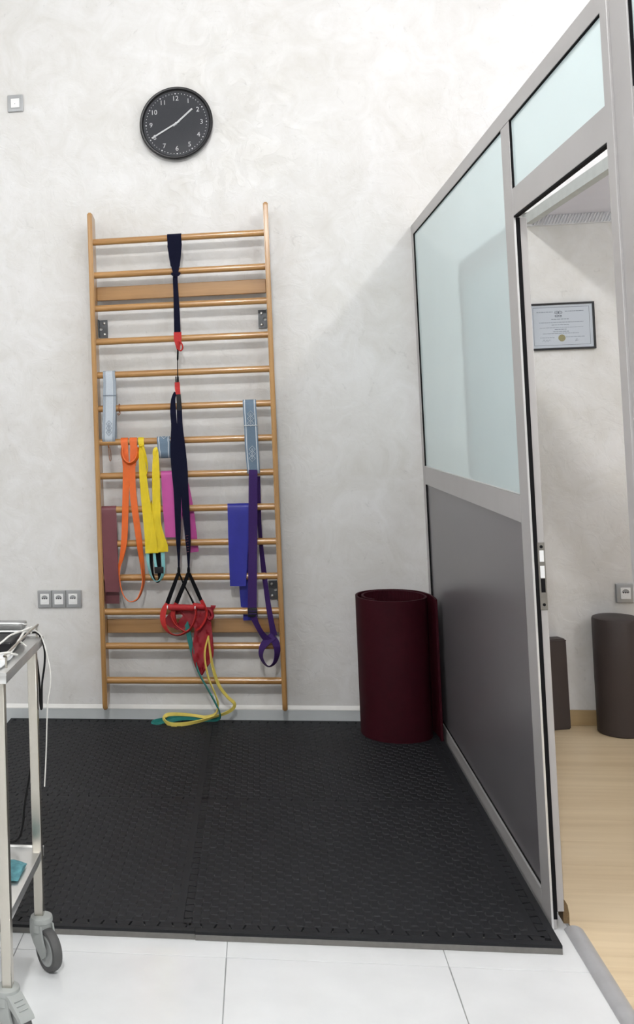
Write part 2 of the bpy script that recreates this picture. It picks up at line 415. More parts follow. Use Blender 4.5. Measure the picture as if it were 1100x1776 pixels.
# tiled floor, joints 0.6 m
floor = boxo('floor', M['grout'], None, (-3.2, 1.10, -7.5, 0.0, -0.10, -0.0035)); struct(floor, 'white porcelain tile floor with thin grey joints')
TX, TY, TS, G = 0.1172, -2.1723, 0.5993, 0.0011
tile_meshes = {}
for i in range(-3, 3):
    for j in range(-4, 6):
        x0, x1 = TX+(i-1)*TS+G, TX+i*TS-G
        x1 = min(x1, 1.09)
        if x1-x0 < 0.05: continue
        y0, y1 = TY-j*TS-TS+G, TY-j*TS-G
        y1 = min(y1, -0.001)
        if y1-y0 < 0.05: continue
        boxo('tile', M['tile'], floor, (x0, x1, y0, y1, -0.0034, 0.0), bev=0.0008)
# laminate floor of the annex
lam = boxo('floor_annex', M['grout'], None, (1.10, 3.6, -7.5, 0.04, -0.10, -0.004)); struct(lam, 'light oak laminate floor beyond the doorway')
rw = 0.193; n = 0; y = 0.038
while y > -4.2:
    off = (n*0.47) % 1.25; x = 1.10-off
    while x < 3.6:
        a, b_ = max(x, 1.101), min(x+1.25, 3.599)
        if b_-a > 0.03:
            boxo('plank', M['plank'], lam, (a+0.0003, b_-0.0003, y-rw+0.0003, y-0.0003, -0.004, 0.0))
        x += 1.25
    y -= rw; n += 1
# skirting boards
bb = boxo('baseboard_back', M['skirt'], None, (-3.2, 1.03, -0.012, -0.0002, 0.0, 0.074)); struct(bb, 'grey tile skirting along the plaster wall')
bm = bmesh.new()
prof = [(-0.0128, 0.074), (-0.0128, 0.078), (-0.009, 0.0815), (-0.0004, 0.094), (-0.0004, 0.074)]
a = [bm.verts.new((-3.2, y_, z_)) for y_, z_ in prof]; b_ = [bm.verts.new((1.03, y_, z_)) for y_, z_ in prof]
bm.faces.new(a[::-1]); bm.faces.new(b_)
for k in range(5): bm.faces.new((a[k], a[(k+1) % 5], b_[(k+1) % 5], b_[k]))
bmesh.ops.recalc_face_normals(bm, faces=bm.faces[:])
obj('mortar_fillet', bm, M['skirt_top'], bb)
bb2 = boxo('baseboard_annex', M['skirt_wood'], None, (1.10, 3.6, 0.028, 0.0398, 0.0, 0.072), bev=0.002); struct(bb2, 'light wooden skirting below the framed certificate')
# rounded threshold strip under the sliding door
bm = bmesh.new(); n = 10; ya, yb = -1.9445, -4.2; rings = []
for yy in (ya, yb):
    rings.append([bm.verts.new((1.0765+0.0515*(k/n), yy, 0.0005+0.013*math.sin(math.pi*min(1, k/n*0.94+0.03))**0.75)) for k in range(n+1)] + [bm.verts.new((1.128, yy, -0.003)), bm.verts.new((1.0765, yy, -0.003))])
m_ = len(rings[0])
for k in range(m_): bm.faces.new((rings[0][k], rings[0][(k+1) % m_], rings[1][(k+1) % m_], rings[1][k]))
bm.faces.new(rings[0]); bm.faces.new(rings[1][::-1]); bmesh.ops.recalc_face_normals(bm, faces=bm.faces[:])
struct(obj('trim_1', bm, mat('threshold_grey', (0.46, 0.465, 0.48), 0.28, 0.3), smooth=50), 'rounded grey metal threshold strip between tiles and laminate')

# suspended ceiling of the annex, its edge trim and the ribbed strip at the wall
ce = boxo('ceiling_annex', M['annex_ceil'], None, (1.60, 3.6, -4.2, 0.04, 2.423, 2.432)); struct(ce, 'low suspended ceiling beyond the doorway')
bm = bmesh.new()
for (xa, xb, yy) in ((1.566, 1.604, 0.04), (1.660, 1.700, -4.2)):
    for z in (2.385, 2.433): bm.verts.new((xa, yy, z)); bm.verts.new((xb, yy, z))
bm.verts.ensure_lookup_table(); v = bm.verts
for f in ((0, 1, 3, 2), (4, 6, 7, 5), (0, 4, 5, 1), (2, 3, 7, 6), (0, 2, 6, 4), (1, 5, 7, 3)): bm.faces.new([v[i] for i in f])
bmesh.ops.recalc_face_normals(bm, faces=bm.faces[:])
struct(obj('trim_2', bm, mat('ceiling_trim', (0.52, 0.54, 0.53), 0.5)), 'grey edge trim of the suspended ceiling')
cor = boxo('trim_3', mat('ribbed_cornice', (0.72, 0.73, 0.76), 0.5), None, (1.575, 3.6, 0.012, 0.0395, 2.376, 2.4225)); struct(cor, 'ribbed grey cornice strip under the suspended ceiling')
bm = bmesh.new(); x = 1.60
while x < 2.7:
    vs = [bm.verts.new(p) for p in ((x, 0.012, 2.378), (x+0.008, 0.012, 2.378), (x+0.030, 0.012, 2.4225), (x+0.022, 0.012, 2.4225), (x+0.004, 0.005, 2.378), (x+0.026, 0.005, 2.4225))]
    for f in ((0, 4, 5, 3), (4, 1, 2, 5), (0, 1, 4), (3, 5, 2)): bm.faces.new([vs[i] for i in f])
    x += 0.0145
rb = obj('ribs', bm, cor.data.materials[0], cor); rb['kind'] = 'stuff'

# ------------------------------------------------------------------ aluminium partition
part = bpy.data.objects.new('wall_partition', None); COL.objects.link(part); part.location = (1.043, 0, 0); part.rotation_euler = (0, -0.0046, 0)
struct(part, 'grey aluminium partition with frosted glass panes and a solid lower panel')
T = 0.014


def pb(name, mk, s0, s1, z0, z1, d0=0.0, d1=T, bev=0.0012):
    return boxo(name, M[mk], part, (d0, d1, -s1, -s0, z0, z1), bev=bev)


pb('stile', 'alu', 0.002, 0.056, 0.001, 2.407)
pb('rail', 'alu', 0.0562, 2.770, 2.357, 2.407)
pb('rail', 'alu', 0.0562, 1.8455, 1.155, 1.240)
pb('rail', 'alu', 0.0562, 1.8455, 0.001, 0.068)
pb('stile', 'alu', 1.846, 1.947, 0.001, 2.3565)
pb('edge_trim', 'alu_edge', 1.9471, 1.9495, 0.001, 2.0655, -0.0006, 0.0052, 0)
pb('rail', 'alu', 1.9475, 2.7695, 2.071, 2.152)
pb('stile', 'alu', 2.770, 2.814, 0.001, 2.45, -0.002, 0.034)
pb('stile', 'alu', 2.8150, 2.864, 0.001, 2.45, 0.003, 0.034)
pb('stile', 'alu', 2.8650, 2.928, 0.001, 2.45, -0.002, 0.034)
pb('rail', 'alu', 2.9285, 3.80, 2.357, 2.45)
pb('rail', 'alu', 2.9285, 3.80, 2.066, 2.140)
pb('rail', 'alu', 2.9285, 3.80, 0.001, 0.07)
pb('stile', 'alu', 3.8005, 3.86, 0.001, 2.45)
gp = pb('glass_pane', 'frost', 0.0562, 1.8455, 1.2402, 2.3568, 0.008, 0.012, 0)
pb('glass_pane', 'frost', 1.9475, 2.7695, 2.1522, 2.3568, 0.008, 0.012, 0)
pb('glass_pane', 'frost', 2.9285, 3.80, 2.1402, 2.3568, 0.008, 0.012, 0)
pb('glass_pane', 'frost', 2.9285, 3.80, 0.0702, 2.0658, 0.006, 0.011, 0)
pb('panel', 'panel', 0.0562, 1.8455, 0.0682, 1.1548, 0.0085, 0.012, 0)
for s0, s1, z0, z1 in ((0.0575, 1.8455, 2.3552, 2.3569), (1.9490, 2.7695, 2.3552, 2.3569), (0.0560, 0.0574, 1.2405, 2.3569), (1.9472, 1.9488, 2.1525, 2.355), (0.0560, 0.0576, 0.0685, 1.1545), (2.9281, 2.9297, 2.141, 2.356)):
    pb('gasket', 'gasket', s0, s1, z0, z1, 0.0012, 0.0084, 0)
pb('gasket', 'gasket', 1.950, 2.7695, 2.0660, 2.0709, 0.0005, 0.0135, 0)
pb('gasket', 'gasket', 1.9471, 1.9486, 0.03, 2.066, 0.0056, 0.0163, 0)
for s0, s1, z0, z1 in ((0.0578, 1.842, 0.0682, 0.0715), (0.0578, 1.842, 1.2401, 1.2422)):
    pb('glazing_bead', 'alu_edge', s0, s1, z0, z1, -0.0004, 0.0084, 0)
pb('gasket', 'gasket', 0.0578, 1.842, 0.0716, 0.0765, 0.0052, 0.0084, 0)

# sliding leaf, parked behind the fixed bay
door = bpy.data.objects.new('door_1', None); COL.objects.link(door); door.location = (1.043, 0, 0); door.rotation_euler = (0, -0.0046, 0)
struct(door, 'grey sliding door leaf pushed open, mortise lock in its edge')


def db(name, mk, s0, s1, z0, z1, d0=0.0165, d1=0.038, bev=0.0015):
    return boxo(name, M[mk], door, (d0, d1, -s1, -s0, z0, z1), bev=bev)


db('stile', 'alu', 1.853, 1.9435, 0.05, 2.066)
db('stile', 'alu', 1.06, 1.13, 0.05, 2.066)
db('rail', 'alu', 1.13, 1.853, 1.99, 2.066); db('rail', 'alu', 1.13, 1.853, 0.05, 0.13); db('rail', 'alu', 1.13, 1.853, 1.155, 1.24)
db('glass_pane', 'frost', 1.13, 1.853, 1.24, 1.99, 0.024, 0.029, 0); db('panel', 'panel', 1.13, 1.853, 0.13, 1.155, 0.023, 0.030, 0)
db('brush_seal', 'gasket', 1.925, 1.9425, 0.03, 2.066, 0.0143, 0.0163, 0)
db('edge_groove', 'gasket', 1.9437, 1.9441, 0.05, 2.066, 0.0172, 0.0186, 0)
lk = db('lock_plate', 'lockm', 1.9437, 1.9466, 0.912, 1.108, 0.0160, 0.0375, 0.0008)
for z0, z1, mk in ((1.052, 1.085, 'sheetw'), (1.005, 1.040, 'sheetw'), (0.963, 1.003, 'gasket')):
    boxo('latch', M[mk], lk, (0.0215, 0.0335, -1.9472, -1.9464, z0, z1), bev=0.0)
for z in (1.0955, 0.9275):
    bm = bmesh.new(); lathe(bm, [(0.0, -1.9475), (0.0045, -1.9475), (0.0045, -1.9460), (0.0, -1.9460)], 14, 'Y', (0.0275, 0, z)); obj('screw_hole', bm, M['gasket'], lk)
bm = bmesh.new(); nr = 8
prof = [(0.034, 0.043), (0.050, 0.043), (0.0505, 0.07), (0.047, 0.095), (0.040, 0.108), (0.034, 0.112)]
a = [bm.verts.new((x, -1.955, z)) for x, z in prof]; b_ = [bm.verts.new((x, -1.90, z)) for x, z in prof]
bm.faces.new(a); bm.faces.new(b_[::-1])
for k in range(len(prof)): bm.faces.new((a[k], b_[k], b_[(k+1) % len(prof)], a[(k+1) % len(prof)]))
obj('floor_guide_brush', bm, M['brush'], door, loc=(0.0, 0.012, -0.026))

# ================================================================== wall bars
XL, XR = -0.5300, 0.3345        # centre lines of the uprights
Z1, DZ, RY, RR = 2.3954, 0.1658, -0.11, 0.0165
def rz(k): return Z1-(k-1)*DZ
wb = thing('wall_bars', 'varnished wooden wall bars with fourteen round rungs hung with exercise bands', 'wall bars', (0, 0, 0.1))


def wbo(name, bmm, mk, sm=40):
    for v_ in bmm.verts: v_.co.z -= 0.1
    return obj(name, bmm, M[mk], wb, smooth=sm)


def upright(xc):
    bm = bmesh.new(); w = 0.0118; yf, yb = -0.140, -0.034
    pr = [(yf+0.006, 2.541), (yf+0.001, 2.535), (yf, 2.525), (yf, 0.135), (yf+0.004, 0.112), (yf+0.012, 0.102), (yf+0.030, 0.100), (yb-0.026, 0.115), (yb, 0.165), (yb, 2.52), (yb-0.006, 2.528), (yf+0.03, 2.541)]
    A = [bm.verts.new((xc-w, y, z)) for y, z in pr]; B = [bm.verts.new((xc+w, y, z)) for y, z in pr]
    bm.faces.new(A); bm.faces.new(B[::-1])
    for k in range(len(pr)): bm.faces.new((A[k], B[k], B[(k+1) % len(pr)], A[(k+1) % len(pr)]))
    bmesh.ops.recalc_face_normals(bm, faces=bm.faces[:])
    es = [e for e in bm.edges if abs(e.verts[0].co.x-e.verts[1].co.x) < 1e-6]
    bmesh.ops.bevel(bm, geom=es, offset=0.005, segments=3, affect='EDGES')
    return bm


for xc in (XL, XR): wbo('upright', upright(xc), 'upr')
rung_me = None
for k in range(1, 15):
    if rung_me is None:
        bm = bmesh.new(); xa, xb = XL+0.0112, XR-0.0112
        tube(bm, [(xa, 0, 0), (xa+0.2, 0, 0), (xb-0.2, 0, 0), (xb, 0, 0)], RR, 16)
        rung_me = obj('rung', bm, M['rung'], wb, (0, RY, rz(k)-0.1), smooth=50).data
    else:
        obj('rung', rung_me, None, wb, (0, RY, rz(k)-0.1))
for z0, z1 in ((2.108, 2.178), (0.457, 0.525)):
    bm = bmesh.new(); box(bm, XL+0.0115, XR-0.0115, -0.055, -0.030, z0, z1, bev=0.003); wbo('cross_rail', bm, 'rail')
for xs, sg, zc in ((XL+0.0125, 1, 1.970), (XR-0.0125, -1, 1.984), (XR-0.0125, -1, 0.655), (XL+0.0125, 1, 0.655)):
    bm = bmesh.new()
    w_, h_ = 0.042, 0.045; pr = [(0, -h_), (w_, -h_), (w_, h_), (0, h_), (0, 0.006), (0.012, 0.008), (0.020, 0), (0.012, -0.008), (0, -0.006)]
    A = [bm.verts.new((xs+sg*x, -0.012, zc+z)) for x, z in pr]; B = [bm.verts.new((xs+sg*x, -0.0005, zc+z)) for x, z in pr]
    bm.faces.new(A); bm.faces.new(B[::-1])
    for k in range(len(pr)): bm.faces.new((A[k], B[k], B[(k+1) % len(pr)], A[(k+1) % len(pr)]))
    bmesh.ops.recalc_face_normals(bm, faces=bm.faces[:])
    box(bm, min(xs, xs+sg*0.003), max(xs, xs+sg*0.003), -0.06, -0.012, zc-h_, zc+h_)
    br = wbo('bracket', bm, 'iron', None)
    for dz in (-0.028, 0.028):
        bm = bmesh.new(); lathe(bm, [(0, -0.019), (0.005, -0.0185), (0.0075, -0.015), (0.0075, -0.0118), (0, -0.0118)], 14, 'Y', (xs+sg*0.026, 0, zc+dz-0.1)); obj('screw', bm, M['screw'], br, smooth=50)

# ================================================================== wall clock
CC = at(305.3, 213.0, -0.040); ck = thing('wall_clock', 'round black wall clock with white numerals above the wall bars', 'clock', (CC.x, 0, CC.z))
R0 = 0.1845
bm = bmesh.new(); lathe(bm, [(0, -0.002), (R0-0.012, -0.002), (R0-0.003, -0.010), (R0, -0.030), (R0-0.002, -0.042), (R0-0.006, -0.046), (R0-0.013, -0.045), (R0-0.017, -0.038), (R0-0.018, -0.024), (0, -0.024)], 72, 'Y')
obj('case', bm, M['black'], ck, smooth=35)
bm = bmesh.new(); lathe(bm, [(0, -0.026), (R0-0.0185, -0.026), (R0-0.0185, -0.0242), (0, -0.0242)], 64, 'Y'); dial = obj('dial', bm, M['dial'], ck)
for h in range(1, 13):
    a = math.radians(h*30); me = glyphs(str(h), 0.034); me.materials.clear()
    obj('numeral', me, M['white'], dial, (0.127*math.sin(a), -0.0266, 0.127*math.cos(a)), (math.pi/2, 0, 0))
bm = bmesh.new()
for i in range(60):
    a = math.radians(i*6); rr = 0.0036 if i % 5 == 0 else 0.0021
    lathe(bm, [(0, -0.0266), (rr, -0.0266), (rr, -0.0258)], 8, 'Y', (0.152*math.sin(a), 0, 0.152*math.cos(a)))
obj('minute_dots', bm, M['white'], dial)
for nm, ang, ln, w_, yy in (('hour_hand', 50, 0.108, 0.0045, -0.030), ('minute_hand', 241.5, 0.142, 0.0040, -0.033)):
    bm = bmesh.new(); box(bm, -w_, w_, -0.0008, 0.0008, -0.02, ln, bev=0.0006)
    obj(nm, bm, M['white'], ck, (0, yy, 0), (0, math.radians(ang), 0))
bm = bmesh.new(); lathe(bm, [(0, -0.0355), (0.006, -0.0350), (0.007, -0.026)], 16, 'Y'); obj('hand_cap', bm, M['white'], ck, smooth=40)
bm = bmesh.new(); lathe(bm, [(0, -0.0392), (R0-0.06, -0.0391), (R0-0.0175, -0.0388)], 64, 'Y'); obj('glass_cover', bm, M['clear'], ck, smooth=60)

# ================================================================== switch and sockets
sw = thing('light_switch', 'small square silver-framed switch high on the plaster wall', 'switch', (-0.9193, 0, 3.1597))


def frame_plate(w, h, t, bev, hole_w, hole_h, n=1, pitch=0.071):
    """rounded plate with n rectangular openings (rings of quads), pillow-shaped front"""
    bm = bmesh.new(); box(bm, -w/2, w/2, -t, -0.0003, -h/2, h/2, bev=bev, seg=4)
    return bm


obj('frame', frame_plate(0.0815, 0.0885, 0.011, 0.0045, 0, 0), M['silver'], sw, smooth=45)
boxo('inner_ring', M['silver'], sw, (-0.0275, 0.0275, -0.0125, -0.0108, -0.0285, 0.0285), bev=0.0012)
boxo('rocker', M['wplast'], sw, (-0.0225, 0.0225, -0.0150, -0.0124, -0.0235, 0.0235), bev=0.0012)
bm = bmesh.new(); lathe(bm, [(0, -0.0153), (0.002, -0.0153), (0.002, -0.0148)], 10, 'Y', (-0.001, 0, -0.004)); obj('indicator', bm, M['recess'], sw)


def socket_insert(parent, x):
    ins = boxo('insert', M['wplast'], parent, (x-0.0225, x+0.0225, -0.0135, -0.0108, -0.0265, 0.0265), bev=0.0010)
    bm = bmesh.new(); nn = 24
    pts = [(0.0175*math.cos(math.pi*k/nn), 0.0175*math.sin(math.pi*k/nn)) for k in range(nn+1)]
    vs = [bm.verts.new((x+a_, -0.0137, 0.003+b2)) for a_, b2 in pts]; bm.faces.new(vs[::-1])
    obj('recess', bm, M['recess'], ins)
    bm = bmesh.new(); lathe(bm, [(0.0165, -0.0136), (0.0180, -0.0150), (0.0192, -0.0136)], 28, 'Y', (x, 0, 0.003)); obj('recess_ring', bm, M['wplast'], ins, smooth=40)
    for dx in (-0.0095, 0, 0.0095):
        bm = bmesh.new(); lathe(bm, [(0, -0.0142), (0.0031, -0.0142), (0.0031, -0.0134)], 10, 'Y', (x+dx, 0, 0.0035)); obj('hole', bm, M['gasket'], ins)


so = thing('triple_socket', 'silver triple power socket on the plaster wall above the trolley', 'socket', (-0.7670, 0, 0.6180))
for i, x in enumerate((-0.0735, -0.001, 0.0715)):
    wv = 0.0795 if i == 2 else 0.0715
    bm = bmesh.new(); box(bm, x-0.036, x-0.036+wv, -0.011, -0.0003, -0.0435, 0.0435, bev=0.0035, seg=3); obj('frame', bm, M['silver'], so, smooth=45)
    socket_insert(so, x)
s2 = thing('wall_socket', 'silver power socket on the annex wall above the tall brown bolster', 'socket', (1.9395, 0.04, 0.617))
bm = bmesh.new(); box(bm, -0.042, 0.042, -0.011, -0.0003, -0.0445, 0.0445, bev=0.0035, seg=3); obj('frame', bm, M['silver'], s2, smooth=45)
bm = bmesh.new(); box(bm, 0.0425, 0.115, -0.011, -0.0003, -0.0445, 0.0445, bev=0.0035, seg=3); obj('frame', bm, M['silver'], s2, smooth=45)
socket_insert(s2, 0.0); socket_insert(s2, 0.075)

# ================================================================== framed certificate
ce_ = thing('framed_certificate', 'black framed certificate with gold seal hanging on the annex wall', 'certificate', (1.7145, 0.04, 1.888))
W2, H2, fb = 0.1515, 0.1125, 0.0095
for b in ((-W2, W2, H2-fb, H2), (-W2, W2, -H2, -H2+fb), (-W2, -W2+fb, -H2+fb, H2-fb), (W2-fb, W2, -H2+fb, H2-fb)):
    boxo('frame_bar', M['black'], ce_, (b[0], b[1], -0.018, -0.001, b[2], b[3]), bev=0.0008)
pap = boxo('paper', M['paper'], ce_, (-W2+fb, W2-fb, -0.012, -0.002, -H2+fb, H2-fb))


def ink(name, mk, rects, y=-0.0124):
    bm = bmesh.new()
    for x0, x1, z0, z1 in rects: box(bm, x0, x1, y, -0.0119, z0, z1)
    return obj(name, bm, M[mk], pap)


ink('border_line', 'ink', [(-0.128, 0.128, 0.0905, 0.0925), (-0.128, 0.128, -0.0905, -0.089), (-0.1285, -0.127, -0.09, 0.092), (0.127, 0.1285, -0.09, 0.092)])
def words(x0, x1, z, h):
    r = []; x = x0
    while x < x1-0.002:
        w_ = min(random.uniform(0.005, 0.017), x1-x); r.append((x, x+w_, z-h/2, z+h/2)); x += w_+0.0022
    return r
tx_ = ink('text_lines', 'inkl', words(-0.112, -0.036, 0.070, 0.0032) + words(0.018, 0.102, 0.071, 0.0034) + words(-0.045, 0.034, 0.034, 0.0036) + words(-0.102, 0.100, 0.019, 0.003)
    + words(-0.045, 0.037, 0.007, 0.003) + words(-0.100, 0.098, -0.006, 0.0018) + words(-0.032, 0.022, -0.015, 0.0028) + words(-0.040, 0.032, -0.025, 0.0028)
    + words(-0.087, 0.080, -0.034, 0.0024) + words(-0.100, -0.035, -0.053, 0.0022) + words(0.018, 0.102, -0.052, 0.0024))
tx_['kind'] = 'stuff'
bm = bmesh.new()
for k in range(3):
    for sg in (-1, 1):
        pts = [(sg*(0.004+0.0045*k)+0.004*sg*math.cos(t), -0.0122, 0.066+0.0085*math.sin(t)*(1-0.15*k)) for t in [math.pi*(i/10-0.5)*1.0 for i in range(11)]]
        tube(bm, [(p[0]-0.012, p[1], p[2]) for p in pts], 0.0009, 4)
box(bm, -0.0155, -0.0085, -0.0124, -0.0119, 0.060, 0.072)
for r_ in words(-0.029, 0.005, 0.0505, 0.0052) + words(-0.027, 0.003, 0.0450, 0.0022): box(bm, r_[0], r_[1], -0.0124, -0.0119, r_[2], r_[3])
obj('emblem', bm, M['ink'], pap)
bm = bmesh.new(); lathe(bm, [(0, -0.0128), (0.0155, -0.0128), (0.0165, -0.0119)], 28, 'Y', (-0.001, 0, -0.0565)); obj('gold_seal', bm, M['gold'], pap)
bm = bmesh.new()
tube(bm, spline([(-0.090, -0.0122, -0.072), (-0.082, -0.0122, -0.062), (-0.078, -0.0122, -0.073), (-0.07, -0.0122, -0.063), (-0.066, -0.0122, -0.071), (-0.058, -0.0122, -0.064), (-0.052, -0.0122, -0.066)], 4), 0.0007, 4)
tube(bm, spline([(0.058, -0.0122, -0.074), (0.066, -0.0122, -0.062), (0.068, -0.0122, -0.066), (0.062, -0.0122, -0.072), (0.076, -0.0122, -0.069)], 4), 0.0006, 4)
obj('signatures', bm, M['inkl'], pap)['kind'] = 'stuff'
bm = bmesh.new(); box(bm, -W2+fb, W2-fb, -0.0155, -0.0145, -H2+fb, H2-fb); obj('glass', bm, M['clear'], ce_)

# ================================================================== foam tile mats
ZM, ZB, YS = 0.025, 0.0165, -1.0492
NT, AM, DL, GP = 12, 0.0125, 0.006, 0.0030


def teeth(p0, p1, first):
    """outward teeth of a piece along p0-p1 (the piece lies on the left): trapezoids from the inner to the outer tooth line"""
    p0, p1 = Vector(p0), Vector(p1); t = (p1-p0); Ln = t.length; t.normalize(); nn = Vector((t.y, -t.x)); out = []; pl = Ln/NT
    for k in range(NT):
        c = k*pl+pl*(0.25 if first else 0.75); h = pl*0.25-GP
        out.append([p0+t*(c-h+DL*0.5)-nn*AM, p0+t*(c+h-DL*0.5)-nn*AM, p0+t*(c+h+DL*0.5)+nn*(AM-GP*0.3), p0+t*(c-h-DL*0.5)+nn*(AM-GP*0.3)])
    return out


def slab(name, polys, z0, z1, mk, parent):
    bm = bmesh.new()
    for pts in polys:
        A = [bm.verts.new((p.x, p.y, z0)) for p in pts]; B = [bm.verts.new((p.x, p.y, z1)) for p in pts]; n = len(pts)
        bm.faces.new(B); bm.faces.new(A[::-1])
        for k in range(n): bm.faces.new((A[k], A[(k+1) % n], B[(k+1) % n], B[k]))
    return obj(name, bm, M[mk], parent)


XS = (-1.0, 0.0, 1.0); YSE = (YS+1.0, YS, YS-1.0)
XO0, XO1, YO0, YO1 = -1.031, 1.0335, -0.0135, -2.086
names = {(0, 0): 'black foam floor tile by the wall, under the orange and yellow bands', (1, 0): 'black foam floor tile by the wall, under the rolled burgundy mat',
         (0, 1): 'black foam floor tile in the front row beside the trolley', (1, 1): 'black foam floor tile in the front row along the grey partition panel'}
V2 = lambda x, y: Vector((x, y))
def pads(x0, x1, y0, y1):
    bm = bmesh.new(); px_, py_ = 0.0500, 0.0250; r = 0; y = y0+0.0275
    while y < y1-0.0265:
        x = x0+0.0265+(px_/2 if r % 2 else 0)
        while x < x1-0.0255:
            hx, hy, h = 0.0126, 0.0126, 0.0022; ix, iy = hx-0.0024, hy-0.0024
            A = [bm.verts.new((x+a, y+b, ZM)) for a, b in ((-hx, -hy*.55), (-hx*.7, -hy), (hx*.7, -hy), (hx, -hy*.55), (hx, hy*.55), (hx*.7, hy), (-hx*.7, hy), (-hx, hy*.55))]
            B = [bm.verts.new((x+a, y+b, ZM+h)) for a, b in ((-ix, -iy*.55), (-ix*.7, -iy), (ix*.7, -iy), (ix, -iy*.55), (ix, iy*.55), (ix*.7, iy), (-ix*.7, iy), (-ix, iy*.55))]
            bm.faces.new(B)
            for k in range(8): bm.faces.new((A[k], A[(k+1) % 8], B[(k+1) % 8], B[k]))
            x += px_
        y += py_; r += 1
    return bm


for i in range(2):
    for j in range(2):
        xa, xb, yb_, ya_ = XS[i], XS[i+1], YSE[j], YSE[j+1]
        q = AM+GP*0.15
        polys = [[V2(xa+q, ya_+q), V2(xb-q, ya_+q), V2(xb-q, yb_-q), V2(xa+q, yb_-q)]]
        polys += teeth((xa, ya_), (xb, ya_), True) + teeth((xb, ya_), (xb, yb_), True) + teeth((xb, yb_), (xa, yb_), True) + teeth((xa, yb_), (xa, ya_), True)
        cx_, cy_ = (xa+xb)/2, (ya_+yb_)/2
        mt = thing('foam_mat', names[(i, j)], 'mat', (cx_, cy_, 0), group='interlocking foam floor tiles')
        P2 = [[p-V2(cx_, cy_) for p in pl_] for pl_ in polys]
        slab('top_layer', P2, ZB, ZM, 'foam', mt); slab('base_layer', P2, 0.0004, ZB-0.0001, 'foamg', mt)
        pd = obj('relief', pads(xa-cx_, xb-cx_, ya_-cy_, yb_-cy_), M['foam'], mt); pd['kind'] = 'stuff'


def strip(label, a, b, x0, x1, y0, y1):
    """edge strip: teeth along a-b (the strip on the left of that line) and a straight body"""
    s_ = thing('mat_edge_strip', label, 'mat edging', (0, 0, 0), group='edge strips of the foam floor')
    P = teeth(a, b, True) + [[V2(x0, y0), V2(x1, y0), V2(x1, y1), V2(x0, y1)]]
    slab('top_layer', P, ZB, ZM, 'foam', s_); slab('base_layer', P, 0.0004, ZB-0.0001, 'foamg', s_)


qq = AM+0.0006
strip('black foam edge strip at the front, nearest the trolley casters', (0.0, YSE[2]), (-1.0, YSE[2]), XO0, 0.0245, YO1+0.004, YSE[2]-qq)
strip('black foam edge strip at the front, ending beside the metal threshold', (1.0, YSE[2]), (0.0, YSE[2]), 0.0255, XO1, YO1, YSE[2]-qq)
strip('black foam edge strip along the front half of the partition', (1.0, YSE[1]), (1.0, YSE[2]), 1.0+qq, XO1, YSE[2]-qq+0.001, YSE[1])
strip('black foam edge strip along the partition behind the rolled mat', (1.0, YSE[0]), (1.0, YSE[1]), 1.0+qq, XO1, YSE[1]+0.001, YSE[0]+qq-0.001)
strip('black foam edge strip along the skirting below the wall bars', (-1.0, YSE[0]), (0.0, YSE[0]), XO0, 0.0, YSE[0]+qq, YO0)
strip('black foam edge strip along the skirting under the rolled mat', (0.0, YSE[0]), (1.0, YSE[0]), 0.001, XO1, YSE[0]+qq, YO0)
strip('black foam edge strip on the open side, seen through the trolley', (-1.0, YSE[1]), (-1.0, YSE[0]), XO0, -1.0-qq, YSE[1]+0.001, YSE[0]+qq-0.001)
strip('black foam edge strip on the open side beside the trolley', (-1.0, YSE[2]), (-1.0, YSE[1]), XO0, -1.0-qq, YSE[2]-qq+0.001, YSE[1])

# ================================================================== rolled exercise mat
ZT = ZM+0.0018
plan = [(1.022, -0.315), (1.023, -0.25), (1.012, -0.16), (0.975, -0.075), (0.915, -0.033), (0.845, -0.022), (0.765, -0.040), (0.705, -0.098), (0.682, -0.185), (0.703, -0.275), (0.762, -0.335),
        (0.840, -0.353), (0.915, -0.335), (0.972, -0.283), (0.992, -0.205), (0.968, -0.120), (0.915, -0.066), (0.845, -0.048), (0.775, -0.066), (0.728, -0.115), (0.710, -0.180), (0.722, -0.245), (0.755, -0.292)]
S = spline(plan, 40); bm = bmesh.new(); HR = 0.628; th = 0.0085; acc = 0.0; rows = []
for i, (x, y) in enumerate(S):
    p0 = S[max(i-1, 0)]; p1 = S[min(i+1, len(S)-1)]; tx, ty = p1[0]-p0[0], p1[1]-p0[1]; l = math.hypot(tx, ty) or 1; nx_, ny_ = ty/l, -tx/l
    if i: acc += math.hypot(x-S[i-1][0], y-S[i-1][1])
    rib = 0.0024*(0.5+0.5*math.sin(acc/0.0098*2*math.pi))
    oo, ii = th/2+rib, -th/2   # outside of the winding is the right-hand side of the path
    rows.append([bm.verts.new((x-nx_*oo, y-ny_*oo, ZT)), bm.verts.new((x-nx_*oo, y-ny_*oo, ZT+HR)), bm.verts.new((x-nx_*ii, y-ny_*ii, ZT+HR)), bm.verts.new((x-nx_*ii, y-ny_*ii, ZT))])
for A, B in zip(rows, rows[1:]):
    for k in range(4): bm.faces.new((A[k], A[(k+1) % 4], B[(k+1) % 4], B[k]))
bm.faces.new(rows[0]); bm.faces.new(rows[-1][::-1]); bmesh.ops.recalc_face_normals(bm, faces=bm.faces[:])
tag(obj('rolled_mat', bm, M['roll'], smooth=50), 'burgundy ribbed exercise mat rolled up and standing against the grey partition', 'exercise mat')

